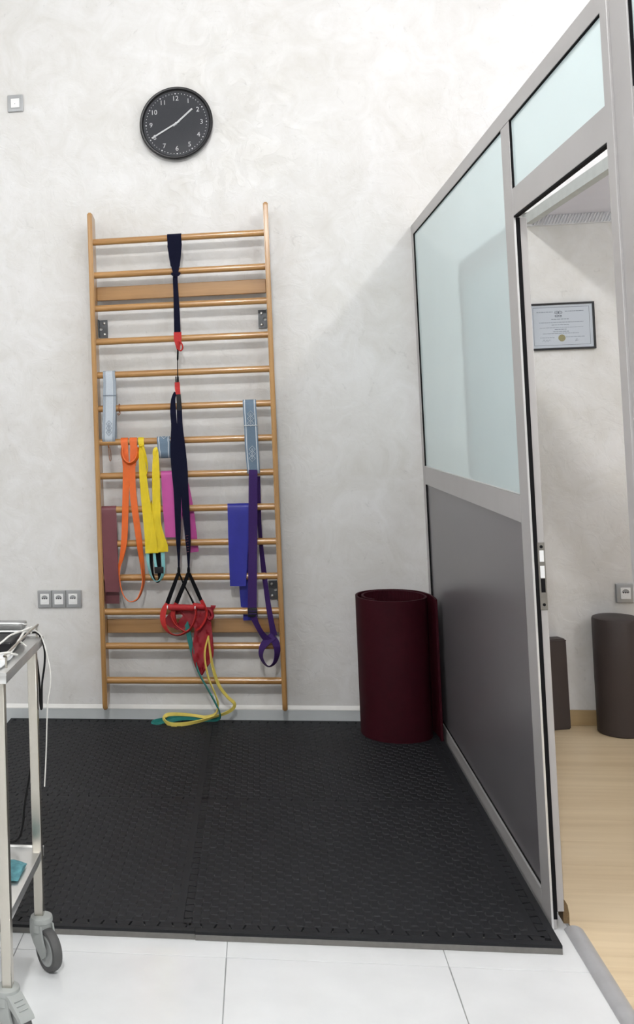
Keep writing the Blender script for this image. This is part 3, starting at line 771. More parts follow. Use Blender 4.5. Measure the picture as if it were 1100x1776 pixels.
# ================================================================== annex: bolster and block
bo = thing('bolster', 'tall dark brown cylindrical bolster standing by the annex wall socket', 'bolster', (1.857, -0.068, 0.0))
bm = bmesh.new(); lathe(bm, [(0, 0.0), (0.094, 0.0), (0.1, 0.006), (0.1015, 0.25), (0.1015, 0.515), (0.0985, 0.524), (0.092, 0.527), (0.05, 0.529), (0, 0.529)], 56, 'Z'); obj('cover', bm, M['bolster'], bo, smooth=40)
bm = bmesh.new(); tube(bm, spline([(0.0735, -0.0712, 0.515), (0.0740, -0.0708, 0.40), (0.0755, -0.0695, 0.20), (0.0765, -0.0685, 0.01)], 4), 0.0022, 6); obj('zip_seam', bm, M['gasket'], bo)
bk = bpy.data.meshes.new('foam_block'); bm = bmesh.new()
pr = [(1.652, -0.030), (1.36, -0.115), (1.345, -0.045), (1.632, 0.034)]
A = [bm.verts.new((x, y, 0.0)) for x, y in pr]; B = [bm.verts.new((x-0.004, y, 0.418)) for x, y in pr]
bm.faces.new(A); bm.faces.new(B[::-1])
for k in range(4): bm.faces.new((A[k], A[(k+1) % 4], B[(k+1) % 4], B[k]))
bmesh.ops.recalc_face_normals(bm, faces=bm.faces[:]); bmesh.ops.bevel(bm, geom=bm.edges[:], offset=0.006, segments=3, affect='EDGES')
bl = thing('foam_block', 'low dark brown padded block standing behind the open sliding door', 'foam block', (1.5, -0.04, 0))
for v_ in bm.verts: v_.co -= Vector((1.5, -0.04, 0))
obj('cover', bm, M['bolster'], bl, smooth=40)
bm = bmesh.new(); tube(bm, [(1.645-1.5, -0.032+0.04, 0.412), (1.36-1.5, -0.1155+0.04, 0.412)], 0.0022, 6); obj('piping', bm, M['bolster'], bl)

# ================================================================== things hung on the wall bars
FY = RY-RR-0.004     # just in front of the rungs
BY = RY+RR+0.004     # just behind them


def drape(k, top, front, back=(), t=0.0012, nx=4, ripple=0.0, fy=0.0, gap=0.002, seed=0):
    """a band hung over rung k; top = (left px, right px); front / back = rows (left px, right px, py) going down"""
    rad = RR+gap; zc = rz(k); L, R = [], []
    pt = at(top[0], 0, FY).z
    def row(l, r, py, y): L.append(at(l, py, y)); R.append(at(r, py, y))
    yb = RY+rad+0.001; yf = RY-rad-0.001
    bk = spline([(top[0], top[1], None or 0)] if False else [tuple(map(float, b)) for b in back], 4) if len(back) > 1 else [tuple(b) for b in back]
    for l, r, py in reversed(bk): row(l, r, py, yb)
    # over the rung: x of the two edges at rung height
    pyr = 0
    z_of = lambda px: zc
    def xr(px):
        # x of pixel column px on the plane of the rung at rung height
        lo = Vector((0, RY, zc)); best = None
        d0 = at(px, 600, RY); d1 = at(px, 700, RY); tt = (zc-d0.z)/(d1.z-d0.z); return d0.x+(d1.x-d0.x)*tt
    xl_, xr_ = xr(top[0]), xr(top[1])
    for a in range(0, 181, 20):
        aa = math.radians(a); y = RY+rad*math.cos(aa); z = zc+rad*math.sin(aa)
        L.append(Vector((xl_, y, z))); R.append(Vector((xr_, y, z)))
    fr = spline([tuple(map(float, b)) for b in front], 5) if len(front) > 1 else list(front)
    n_ = len(fr)
    for i, (l, r, py) in enumerate(fr): row(l, r, py, yf+fy*(i+1)/n_)
    return sheet(L, R, t, False, nx, ripple, seed)


def loop_belt(k, top, rows, bot, fy=-0.004, t=0.003, depth=0.05):
    """a stiff belt looped over rung k down to a rounded bottom: rows (left px, right px, py) of the front, bot = py of the bottom"""
    rad = RR+0.003; zc = rz(k); L, R = [], []
    yf = RY-rad
    pts = [(top[0], top[1], None)] + list(rows)
    def xr(px):
        d0 = at(px, 600, RY); d1 = at(px, 700, RY); tt = (zc-d0.z)/(d1.z-d0.z); return d0.x+(d1.x-d0.x)*tt
    xl_, xr_ = xr(top[0]), xr(top[1])
    for a in range(180, -1, -20):
        aa = math.radians(180-a); y = RY-rad*math.cos(aa); z = zc+rad*math.sin(aa)
        L.append(Vector((xl_, y, z))); R.append(Vector((xr_, y, z)))
    L.reverse(); R.reverse()     # from behind, over the top, to the front
    for l, r, py in spline([tuple(map(float, q)) for q in rows], 3): L.append(at(l, py, yf+fy)); R.append(at(r, py, yf+fy))
    l, r, _ = rows[-1]; c0 = at((l+r)/2, bot, yf); zb = c0.z; zt = L[-1].z
    xl2, xr2 = L[-1].x, R[-1].x; half = depth/2
    for a in range(20, 181, 20):
        aa = math.radians(a); y = yf+fy+half-half*math.cos(aa); z = zb+(zt-zb)*(1-math.sin(aa)) if a <= 90 else zb+(zt-zb)*(1-math.sin(aa))
        L.append(Vector((xl2, y, z))); R.append(Vector((xr2, y, z)))
    z_end = zc
    for q in (0.3, 0.7):
        L.append(Vector((xl2+(xl_-xl2)*q, L[-1].y*(1-q)+(RY+rad)*q, zt+(zc-zt)*q))); R.append(Vector((xr2+(xr_-xr2)*q, L[-1].y, zt+(zc-zt)*q)))
    return sheet(L, R, t, True, 2)


def motif(parent, cx, cy, wpx, hpx, y, mk, nd=3):
    """a chain of overlapping woven diamonds"""
    bm = bmesh.new()
    for i in range(nd):
        yy = cy-hpx/2+hpx*(i+0.72)/(nd+0.44); a = wpx/2; b = hpx/(nd+0.44)*0.72
        P = [at(cx, yy-b, y), at(cx+a, yy, y), at(cx, yy+b, y), at(cx-a, yy, y)]
        tube(bm, P, 0.0011, 4, closed=True)
        P = [at(cx, yy-b*.25, y), at(cx+a*.25, yy, y), at(cx, yy+b*.25, y), at(cx-a*.25, yy, y)]
        tube(bm, P, 0.0009, 4, closed=True)
    return obj('woven_motif', bm, M[mk], parent)


# --- pale blue belt looped on the fifth rung
t_ = thing('mobilisation_belt', 'pale blue woven belt looped over a rung near the maroon band', 'belt', at(189, 768, FY), group='woven belts on the wall bars')
def loc_child(name, bm, mk, par, **k):
    l = par.location
    for v_ in bm.verts: v_.co -= l
    return obj(name, bm, M[mk], par, **k)
b = loc_child('webbing', loop_belt(5, (179.6, 200.2), [(179.4, 200.6, 662), (179.0, 201.2, 686), (178.4, 200.8, 720), (177.6, 199.8, 748), (177.4, 199.4, 758)], 770, depth=0.07), 'beltp', t_, smooth=50)
bm = bmesh.new(); p_, q_ = at(178.6, 686, -0.1385), at(201.2, 685.4, -0.1385); tube(bm, [p_, q_], 0.0016, 5); loc_child('fold_seam', bm, 'motifd', t_)
m_ = motif(None, 189, 742.5, 10, 26, -0.1372, 'motifd'); m_.parent = b; m_.location = -t_.location
bm = bmesh.new(); tube(bm, [at(188, 768, -0.11), at(188.5, 776, -0.125)], [0.004, 0.0035], 8)
tube(bm, spline([at(188.5, 776, -0.125), at(189, 786, -0.128), at(189.5, 795, -0.128), at(191, 799.5, -0.128), at(193, 796, -0.128), at(192.3, 787, -0.128), at(190.3, 776, -0.128)], 4), 0.0017, 6)
loc_child('snap_hook', bm, 'copper', t_, smooth=60)
# --- copper hook on the sixth rung
c_ = Vector((at(207.5, 710, RY).x, RY, rz(6)))
hk = thing('copper_hook', 'small copper ring and hook around a rung beside the pale belt', 'hook', c_)
bm = bmesh.new(); tube(bm, [(0.0, (RR+0.003)*math.cos(a), (RR+0.003)*math.sin(a)) for a in [2*math.pi*i/20 for i in range(20)]], 0.0032, 6, closed=True); obj('ring', bm, M['copper'], hk, smooth=60)
bm = bmesh.new(); tube(bm, spline([(0.004, -0.010, -0.0215), (0.002, -0.014, -0.028), (-0.004, -0.016, -0.033), (-0.007, -0.017, -0.028), (-0.003, -0.018, -0.023)], 4), 0.0022, 6); obj('hook', bm, M['copper'], hk, smooth=60)

# --- orange loop band, girth-hitched on the seventh rung
t_ = thing('resistance_loop', 'long orange rubber loop band hitched on a rung beside the yellow bands', 'exercise band', at(226, 1044, FY))
yb_ = FY-0.006
loc_child('long_loop', strap([(218.5, 806, yb_, 0.030, 0), (218.5, 840, yb_, 0.032, 5), (217.5, 885, yb_, 0.032, 8), (215.8, 935, yb_, 0.031, 15), (211.5, 965, yb_-0.004, 0.029, 45), (207.0, 985, yb_-0.012, 0.028, 68),
    (207.8, 1008, yb_-0.016, 0.028, 78), (214, 1032, yb_-0.018, 0.028, 80), (226, 1043.5, yb_-0.018, 0.028, 78), (240, 1037, yb_-0.018, 0.028, 78), (248.5, 1012, yb_-0.014, 0.028, 74), (247.5, 985, yb_-0.008, 0.028, 62),
    (243.5, 955, yb_-0.003, 0.029, 40), (239.0, 920, yb_, 0.031, 18), (233.5, 880, yb_, 0.032, 6), (229.8, 840, yb_, 0.032, 4), (229.5, 806, yb_, 0.030, 0)], 0.0045, 6, nx=2), 'orange', t_, smooth=50)
for a0, a1, b0, b1 in ((210.2, 222.3, 213, 224), (225.6, 238, 225.5, 236)):
    loc_child('rung_turn', drape(7, (a0, a1), [(a0+.3, a1-.1, 775), ((a0+b0)/2, (a1+b1)/2, 792), (b0, b1, 808)], [(a0, a1, 780)], 0.0045, 2, fy=-0.006), 'orange', t_, smooth=50)
loc_child('hitch_collar', strap([(212, 776, FY-0.004, 0.02, 70), (211.3, 786, FY-0.013, 0.026, 66), (214, 796, FY-0.019, 0.028, 66), (221, 803, FY-0.022, 0.03, 66), (228, 803.5, FY-0.022, 0.03, 66), (235, 798, FY-0.019, 0.028, 66), (239.5, 788, FY-0.013, 0.026, 66), (239, 776, FY-0.003, 0.02, 70)], 0.0045, 5), 'orange', t_, smooth=50)
bm = bmesh.new()
for i in range(15):
    f_ = i/14; px, py = 235.6+f_*6.2, 921+f_*38; y_ = FY-0.0095-0.0025*f_
    p_ = at(px, py, y_); h_ = random.uniform(0.002, 0.0045); box(bm, p_.x-0.004, p_.x+0.004-h_*0.6, p_.y-0.0004, p_.y+0.0004, p_.z-0.0013, p_.z+0.0011)
o_ = loc_child('print', bm, 'yellow2', t_); o_['kind'] = 'stuff'

# --- yellow flat band knotted to the seventh rung
t_ = thing('yellow_band', 'bright yellow flat latex band knotted on a rung, hanging in a long fold', 'exercise band', at(262, 958, FY))
yy_ = FY-0.010
loc_child('knot', drape(7, (240.5, 250), [(240.8, 250, 772), (242.5, 249.5, 780)], [(241, 250, 778)], 0.005, 4, 0.001), 'yellow', t_, smooth=60)
bm = bmesh.new(); tube(bm, spline([at(241, 770, FY-0.004), at(244.5, 773.5, FY-0.012), at(249.5, 771, FY-0.004)], 5), [0.004]*4+[0.0055]*4+[0.003]*3, 8); loc_child('knot_wrap', bm, 'yellow', t_, smooth=60)
loc_child('strand', strap([(245, 774, yy_, 0.022, 10), (246.0, 792, yy_, 0.030, 0), (248.5, 830, yy_, 0.037, 0), (253, 870, yy_, 0.044, 4), (257.5, 905, yy_-0.004, 0.050, 6), (261, 935, yy_-0.008, 0.056, 6), (263, 952, yy_-0.009, 0.062, 4), (263.5, 959.5, yy_-0.009, 0.064, 2)], 0.0014, 7, nx=6, ripple=0.0035), 'yellow', t_, smooth=70)
loc_child('strand', strap([(247.5, 775, yy_-0.004, 0.016, 20), (252, 792, yy_-0.004, 0.018, 35), (255.5, 810, yy_-0.003, 0.012, 55), (253.0, 826, yy_-0.002, 0.008, 60)], 0.0014, 6, nx=3, ripple=0.002), 'yellow', t_, smooth=70)
loc_child('strand', strap([(271, 779, yy_+0.004, 0.018, 10), (270.3, 795, yy_-0.003, 0.030, 0), (270.5, 830, yy_-0.004, 0.038, 0), (271.5, 870, yy_-0.004, 0.040, 4), (272, 905, yy_-0.005, 0.042, 8), (275, 930, yy_-0.006, 0.058, 6), (278.5, 948, yy_-0.007, 0.072, 2), (279, 957, yy_-0.007, 0.070, 0)], 0.0014, 7, nx=6, ripple=0.0035), 'yellow', t_, smooth=70)
loc_child('fold_web', strap([(262.5, 868, yy_+0.003, 0.004, 0), (263.5, 890, yy_+0.002, 0.022, 0), (265.5, 920, yy_, 0.040, 4), (268.5, 945, yy_-0.004, 0.068, 2), (269.5, 958.5, yy_-0.005, 0.086, 0)], 0.0014, 7, nx=6, ripple=0.004), 'yellow', t_, smooth=70)
loc_child('loose_tail', strap([(272, 776, yy_+0.004, 0.010, 0), (268.5, 781, yy_-0.002, 0.018, 10), (267.0, 790, yy_-0.003, 0.014, 20)], 0.0014, 5, nx=2), 'yellow', t_, smooth=70)

# --- turquoise and black strap below the yellow band
t_ = thing('turquoise_strap', 'turquoise and black strap loop with a black buckle below the yellow band', 'strap', at(270, 1009, FY))
ys_ = FY-0.002
loc_child('turquoise_webbing', strap([(256, 945, ys_, 0.018, 10), (256.2, 965, ys_, 0.018, 20), (258.5, 985, ys_-0.003, 0.018, 45), (264, 1002, ys_-0.006, 0.018, 62), (271.5, 1008.5, ys_-0.007, 0.018, 75), (279, 1004, ys_-0.006, 0.018, 62), (283.3, 990, ys_-0.003, 0.018, 40), (282.8, 968, ys_, 0.018, 20), (282, 945, ys_, 0.018, 10)], 0.0022, 6), 'turq', t_, smooth=50)
loc_child('turquoise_webbing', strap([(267, 945, ys_-0.004, 0.014, 10), (268, 965, ys_-0.004, 0.014, 20), (270.5, 982, ys_-0.004, 0.014, 20), (273, 990, ys_-0.003, 0.012, 10)], 0.0022, 5), 'turq', t_, smooth=50)
loc_child('black_webbing', strap([(261.5, 945, ys_+0.003, 0.020, 0), (262, 965, ys_+0.003, 0.018, 10), (263.5, 985, ys_+0.001, 0.014, 30), (267.5, 1003, ys_-0.002, 0.014, 60), (273, 1010, ys_-0.004, 0.016, 70), (277.5, 1002, ys_-0.001, 0.020, 30), (276, 985, ys_+0.002, 0.022, 0), (274.5, 965, ys_+0.003, 0.024, 0), (274, 945, ys_+0.003, 0.024, 0)], 0.0022, 6), 'blackmatt', t_, smooth=50)
bm = bmesh.new(); p_ = at(276, 988.5, FY-0.012); box(bm, p_.x-0.022, p_.x+0.022, p_.y-0.006, p_.y+0.003, p_.z-0.016, p_.z+0.015, bev=0.003, seg=2); loc_child('buckle', bm, 'black', t_, smooth=40)
loc_child('rung_turn', drape(10, (257, 283), [(256.5, 283, 950)], [(257, 283, 952)], 0.003, 2), 'blackmatt', t_, smooth=50)

# --- grey-blue belt coil on the seventh rung
t_ = thing('short_belt', 'grey blue belt coiled short around a rung between yellow band and navy straps', 'belt', at(284, 793, FY), group='woven belts on the wall bars')
loc_child('webbing', loop_belt(7, (272.8, 295.2), [(272.9, 295.2, 768), (273.6, 295.0, 778), (275.4, 294.8, 784)], 794.5, depth=0.055), 'beltg', t_, smooth=50)
bm = bmesh.new(); tube(bm, [at(280, 757.2, FY-0.0025), at(284.2, 760.6, FY-0.0035), at(288.6, 757.0, FY-0.0025)], 0.0011, 4); loc_child('woven_chevron', bm, 'motif', t_)
bm = bmesh.new(); lathe(bm, [(0, -0.004), (0.004, -0.003), (0.004, 0.003), (0, 0.004)], 10, 'Y', at(295.8, 763, FY-0.004)); loc_child('rivet', bm, 'screw', t_)

# --- pink band over the eighth rung
t_ = thing('pink_band', 'pink flat latex band folded over a rung behind the navy straps', 'exercise band', at(300, 932, FY))
loc_child('front_flap', drape(8, (280, 318), [(280.2, 318, 835), (281.8, 317.5, 870), (284.6, 314, 905), (286.8, 308, 932)], [(280.5, 318, 833)], 0.0012, 6, 0.0012, fy=-0.002), 'pink', t_, smooth=60)
loc_child('back_flap', strap([(311, 822, BY, 0.06, 0), (318, 850, BY, 0.066, 0), (326, 890, BY, 0.062, 4), (333, 930, BY, 0.050, 6), (337.5, 957.5, BY, 0.042, 2)], 0.0012, 6, nx=5, ripple=0.002), 'pink', t_, smooth=60)

# --- maroon band over the ninth rung
t_ = thing('maroon_band', 'dusky maroon flat latex band folded over a rung beside the left upright', 'exercise band', at(192, 1046, FY))
loc_child('front_flap', drape(9, (175.6, 202.0), [(175.8, 202.4, 895), (177.6, 203.4, 940), (180.0, 205.6, 990), (183.2, 208.4, 1026.5)], [], 0.0012, 5, 0.0006, fy=-0.004), 'maroon', t_, smooth=60)
loc_child('back_flap', strap([(189, 884, BY-0.002, 0.074, 0), (190.5, 930, BY, 0.074, 0), (193, 990, BY, 0.074, 0), (194.5, 1047, BY, 0.074, 0)], 0.0012, 6, nx=4), 'maroon', t_, smooth=60)

# --- blue band over the ninth rung
t_ = thing('blue_band', 'royal blue flat latex band folded over a rung beside the purple strap', 'exercise band', at(415, 1075, FY))
loc_child('front_flap', drape(9, (394.8, 432), [(395, 432, 890), (396, 431.5, 930), (397.6, 429, 975), (399.2, 426.5, 1016.5)], [], 0.0012, 6, 0.0010, fy=-0.003), 'blue', t_, smooth=60)
loc_child('back_flap', strap([(417, 884, BY-0.002, 0.084, 0), (419, 940, BY, 0.080, 0), (423.5, 1000, BY, 0.056, 0), (426.5, 1052, BY, 0.048, 0)], 0.0012, 6, nx=4), 'blue', t_, smooth=60)
loc_child('inner_fold', strap([(426, 1040, BY-0.004, 0.044, 0), (429, 1060, BY-0.004, 0.042, 0), (430, 1076, BY-0.004, 0.044, 0)], 0.0012, 4, nx=3), 'blue', t_, smooth=60)

# --- grey-blue patterned belt on the sixth rung
t_ = thing('patterned_belt', 'grey blue belt with white diamond motifs looped over a rung beside the right upright', 'belt', at(438, 824, FY), group='woven belts on the wall bars')
b = loc_child('webbing', loop_belt(6, (421.3, 444.3), [(421.6, 444.8, 712), (423.4, 446.6, 738), (425.0, 448.4, 775), (427.6, 450.2, 806), (428.6, 450.6, 814)], 825, depth=0.07), 'beltg', t_, smooth=50)
bm = bmesh.new(); tube(bm, [at(424.0, 738.2, -0.1385), at(446.4, 737.4, -0.1385)], 0.0020, 5); o_ = loc_child('fold_seam', bm, 'motif', t_)
for cx_, cy_ in ((434.8, 726), (437.6, 787)):
    m_ = motif(None, cx_, cy_, 11, 27, -0.1372, 'motif'); m_.parent = b; m_.location = -t_.location

# --- purple strap with cam buckle
t_ = thing('purple_strap', 'dark purple webbing strap with black buckle and end loop', 'strap', at(466, 1158, FY))
yp = FY-0.010
loc_child('front_webbing', strap([(439.2, 815, yp+0.006, 0.041, 0), (439, 850, yp, 0.042, 0), (438.8, 920, yp, 0.042, 0), (438.2, 990, yp, 0.042, 0), (437.6, 1050, yp, 0.042, 0), (437.8, 1066, yp, 0.040, 0)], 0.0022, 5), 'purple', t_, smooth=50)
loc_child('rear_webbing', strap([(446, 826, BY, 0.034, 30), (448.5, 880, BY, 0.034, 50), (451.5, 930, BY, 0.034, 60), (457, 985, BY-0.010, 0.036, 50), (461.5, 1020, BY-0.03, 0.034, 50), (466.5, 1055, yp+0.005, 0.034, 45), (472, 1085, yp-0.002, 0.034, 40), (475.5, 1102, yp-0.004, 0.038, 30)], 0.0022, 6), 'purple', t_, smooth=50)
loc_child('tail_webbing', strap([(438, 1066, yp-0.003, 0.038, 20), (444, 1080, yp-0.008, 0.036, 40), (452, 1095, yp-0.012, 0.034, 40), (461, 1107, yp-0.010, 0.036, 25), (468, 1112, yp-0.008, 0.036, 10)], 0.0022, 6), 'purple', t_, smooth=50)
loc_child('end_loop', strap([(474, 1103, yp-0.006, 0.036, 20), (463, 1112, yp-0.010, 0.038, 30), (454.5, 1124, yp-0.016, 0.038, 50), (452.8, 1138, yp-0.020, 0.038, 62), (459, 1151, yp-0.022, 0.038, 68), (467.5, 1156, yp-0.022, 0.038, 70), (477, 1148, yp-0.020, 0.038, 60), (481, 1130, yp-0.016, 0.038, 45), (478, 1114, yp-0.010, 0.036, 25), (469, 1103, yp-0.004, 0.034, 10)], 0.0022, 6), 'purple', t_, smooth=50)
bm = bmesh.new(); p_ = at(438.2, 1062, yp-0.006); box(bm, p_.x-0.023, p_.x+0.023, p_.y-0.006, p_.y+0.004, p_.z-0.022, p_.z+0.022, bev=0.003, seg=2); bk_ = loc_child('buckle', bm, 'black', t_, smooth=40)
bm = bmesh.new()
for dz in (-0.006, 0.007): tube(bm, [p_+Vector((-0.019, -0.008, dz)), p_+Vector((0.019, -0.008, dz))], 0.0022, 6)
o_ = loc_child('buckle_bar', bm, 'purple', t_)

# --- suspension trainer
t_ = thing('suspension_trainer', 'navy strap suspension trainer with red handles hung from the top rung', 'suspension trainer', at(307, 1000, FY))
ya_ = FY-0.004
loc_child('anchor_strap', drape(1, (290.4, 314.8), [(290.8, 315.4, 424), (293.5, 313.6, 448), (297.5, 311, 464), (300, 309, 474), (299.8, 308.2, 485), (300.8, 309.8, 510), (301.4, 311.8, 540), (302.0, 313.4, 574), (302.3, 314.2, 588)], [(290.4, 314.8, 428), (296, 312, 462)], 0.0028, 3, 0, fy=-0.004), 'navy', t_, smooth=50)
loc_child('choke_loop', strap([(297.5, 474, ya_+0.004, 0.012, 10), (302, 477, ya_-0.005, 0.014, 10), (308, 477, ya_-0.005, 0.014, 10), (312, 473, ya_+0.004, 0.012, 10)], 0.003, 4), 'navy', t_, smooth=50)
loc_child('red_tab', strap([(308, 576, ya_-0.007, 0.037, 0), (308.4, 588, ya_-0.007, 0.037, 0), (309.0, 598, ya_-0.007, 0.026, 0), (309.5, 607, ya_-0.006, 0.014, 0)], 0.003, 5, nx=2), 'redweb', t_, smooth=50)
bm = bmesh.new(); tube(bm, spline([at(310, 592, ya_-0.012), at(315, 596, ya_-0.013), at(317, 603, ya_-0.013), at(314, 608, ya_-0.012), at(309.5, 605, ya_-0.011)], 5, True), 0.0038, 8, closed=True); loc_child('carabiner', bm, 'redweb', t_, smooth=60)
bm = bmesh.new(); tube(bm, spline([at(308.8, 606, ya_-0.008), at(308.4, 616, ya_-0.008), at(308.0, 630, ya_-0.008), at(308.2, 650, ya_-0.008), at(308.2, 668, ya_-0.008)], 4), [0.0042]*7+[0.0022]*6+[0.0036]*4, 8); loc_child('cord', bm, 'blackmatt', t_, smooth=60)
for px in (305.2, 309.0):
    bm = bmesh.new(); tube(bm, [at(px, 653, ya_-0.006), at(px+0.5, 668, ya_-0.006)], 0.0035, 6); loc_child('cord_end', bm, 'blackmatt', t_, smooth=60)
loc_child('red_sleeve', strap([(307.4, 663, ya_-0.009, 0.024, 0), (308.0, 675, ya_-0.009, 0.025, 0), (309.6, 685, ya_-0.009, 0.020, 0)], 0.008, 4, nx=2), 'redweb', t_, smooth=50)
loc_child('adjuster', strap([(309.5, 684, ya_-0.010, 0.022, 0), (310.5, 698, ya_-0.011, 0.022, 0), (311.0, 712, ya_-0.010, 0.020, 0)], 0.012, 4, nx=2), 'black', t_, smooth=50)
yn = FY-0.014
loc_child('main_strap', strap([(304.8, 680, yn+0.004, 0.018, 30), (300.8, 692, yn, 0.022, 20), (300.2, 712, yn, 0.028, 0), (302.2, 740, yn, 0.030, 0), (303.5, 775, yn-0.002, 0.046, 0), (305.5, 812, yn-0.002, 0.046, 0), (307.6, 850, yn, 0.037, 0), (308.6, 895, yn, 0.030, 0), (309.2, 935, yn, 0.024, 20), (310.0, 965, yn, 0.020, 55), (310.2, 988, yn, 0.016, 65)], 0.0028, 6, nx=2), 'navy', t_, smooth=50)
loc_child('main_strap', strap([(309.8, 683, yn, 0.018, 10), (311, 705, yn-0.004, 0.024, 0), (312.2, 740, yn-0.005, 0.028, 0), (314.4, 775, yn-0.005, 0.040, 0), (317.4, 812, yn-0.004, 0.044, 0), (320.2, 850, yn-0.003, 0.038, 0), (323.2, 895, yn-0.002, 0.034, 0), (325.8, 930, yn, 0.028, 10), (327.0, 962, yn, 0.022, 45), (327.2, 988, yn, 0.016, 65)], 0.0028, 6, nx=2), 'navy', t_, smooth=50)
bm = bmesh.new()
for i in range(7):
    p_ = at(324.6+i*0.35, 929+i*4.6, yn-0.0045); h_ = (0.006, 0.003, 0.006, 0.002, 0.006, 0.004, 0.006)[i]
    box(bm, p_.x-h_, p_.x+h_, p_.y-0.0003, p_.y+0.0003, p_.z-0.0012, p_.z+0.0008)
    if i % 2 == 0: box(bm, p_.x-h_, p_.x-h_+0.0018, p_.y-0.0003, p_.y+0.0003, p_.z-0.004, p_.z)
o_ = loc_child('print', bm, 'maroon', t_); o_['kind'] = 'stuff'
for px in (310.2, 327.2):
    bm = bmesh.new(); tube(bm, [at(px, 984, yn), at(px, 990, yn), at(px, 997, yn)], [0.006, 0.0075, 0.006], 8); loc_child('stitched_joint', bm, 'blackmatt', t_, smooth=60)
yh = FY-0.022
for P in ([(309.5, 994, yn, .016, 20), (303, 1012, yn-.004, .018, 15), (295.5, 1032, yh, .020, 15), (289.5, 1049, yh-.004, .022, 20)],
          [(311, 994, yn, .012, 50), (319, 1014, yn+.002, .014, 60), (328, 1031, yh+.010, .014, 60), (335.5, 1046, yh, .016, 50)],
          [(326.5, 994, yn-.003, .016, 20), (320, 1012, yn-.006, .020, 15), (312.5, 1030, yh-.002, .020, 15), (306, 1046, yh, .022, 20)],
          [(328, 994, yn, .014, 20), (335, 1010, yn, .018, 15), (342.5, 1027, yh+.004, .020, 20), (349.5, 1043, yh, .018, 30)]):
    loc_child('yoke_strap', strap(P, 0.0025, 6), 'blackmatt', t_, smooth=50)
for (x0, y0, x1, y1, dy, r_) in ((291.5, 1053, 337.5, 1054, yh-0.010, 0.0150), (334, 1050, 355, 1053, yh+0.004, 0.0140)):
    bm = bmesh.new(); a_, b2 = at(x0, y0, dy), at(x1, y1, dy); dv = (b2-a_)
    tube(bm, [a_, a_+dv*.02, a_+dv*.06, a_+dv*.94, a_+dv*.98, b2], [r_*.6, r_*.9, r_, r_, r_*.9, r_*.6], 16); loc_child('handle_grip', bm, 'grip', t_, smooth=50)
    bm = bmesh.new(); tube(bm, [a_-dv*.04, a_+dv*.01], r_*.55, 10); tube(bm, [b2-dv*.01, b2+dv*.04], r_*.55, 10); loc_child('handle_tube', bm, 'wplast', t_, smooth=50)
for P in ([(290, 1047, yh-.006, .020, 20), (284.5, 1058, yh-.008, .026, 10), (282.5, 1072, yh-.010, .028, 10), (286, 1087, yh-.014, .026, 40), (295, 1098, yh-.018, .026, 62), (308, 1102, yh-.020, .026, 66), (322, 1097, yh-.020, .026, 62), (333, 1087, yh-.018, .022, 72), (339, 1073, yh-.014, .020, 76), (339.8, 1058, yh-.010, .018, 70), (336.5, 1046, yh-.004, .016, 50)],
          [(296, 1068, yh-.014, .016, 74), (304, 1083, yh-.020, .018, 70), (316, 1093, yh-.024, .020, 64), (325, 1096, yh-.026, .022, 60), (332, 1088, yh-.024, .020, 66), (338, 1075, yh-.020, .018, 70), (340.5, 1062, yh-.016, .016, 72)],
          [(349, 1041, yh-.002, .020, 30), (354.5, 1051, yh-.006, .022, 45), (358.5, 1062, yh-.008, .022, 66), (356, 1075, yh-.008, .020, 72), (348.5, 1087, yh-.008, .020, 72), (340, 1094, yh-.008, .018, 74)],
          [(306, 1046, yh+.002, .020, 20), (301, 1058, yh+.004, .022, 10), (300, 1072, yh+.004, .022, 20), (306, 1085, yh+.002, .022, 50)]):
    loc_child('foot_cradle', strap(P, 0.0028, 6), 'redweb', t_, smooth=50)

# --- dark red latex band tied to the twelfth rung
t_ = thing('red_band', 'crumpled dark red latex band tied to a rung behind the red handles', 'exercise band', at(348, 1171, FY))
yr_ = FY-0.003
loc_child('hanging_cloth', strap([(352, 1058, yr_-0.002, 0.070, 0), (352, 1075, yr_-0.006, 0.078, 4), (352.5, 1095, yr_-0.008, 0.086, 6), (352.5, 1115, yr_-0.010, 0.098, 4), (351.5, 1135, yr_-0.010, 0.104, 2), (349.5, 1150, yr_-0.008, 0.076, 4), (349.0, 1162, yr_-0.006, 0.042, 6), (349.0, 1171, yr_-0.005, 0.014, 8)], 0.0014, 7, nx=9, ripple=0.008), 'redlat', t_, smooth=70)
loc_child('wrapped_part', strap([(292, 1066, yr_-0.001, 0.060, 0), (300, 1072, yr_-0.001, 0.092, 0), (306, 1072, yr_-0.001, 0.084, 0)], 0.0014, 5, nx=6, ripple=0.004), 'redlat', t_, smooth=70)
loc_child('wrapped_part', strap([(305, 1062, yr_, 0.024, 0), (312, 1060, yr_-0.002, 0.020, 0), (318, 1062, yr_-0.002, 0.030, 0), (330, 1068, yr_-0.003, 0.072, 0), (342, 1072, yr_-0.003, 0.100, 0), (352, 1068, yr_-0.002, 0.086, 0), (360, 1060, yr_-0.002, 0.040, 0)], 0.0014, 5, nx=6, ripple=0.005), 'redlat', t_, smooth=70)
loc_child('wrapped_part', strap([(303, 1084, yr_, 0.030, 0), (312, 1086, yr_, 0.040, 0), (322, 1078, yr_-0.001, 0.056, 0), (332, 1072, yr_-0.001, 0.070, 0)], 0.0014, 5, nx=5, ripple=0.004), 'redlat', t_, smooth=70)
loc_child('rung_turn', drape(12, (330, 368), [(331, 367, 1066)], [(331, 367, 1076)], 0.0016, 6, 0.001), 'redlat', t_, smooth=60)
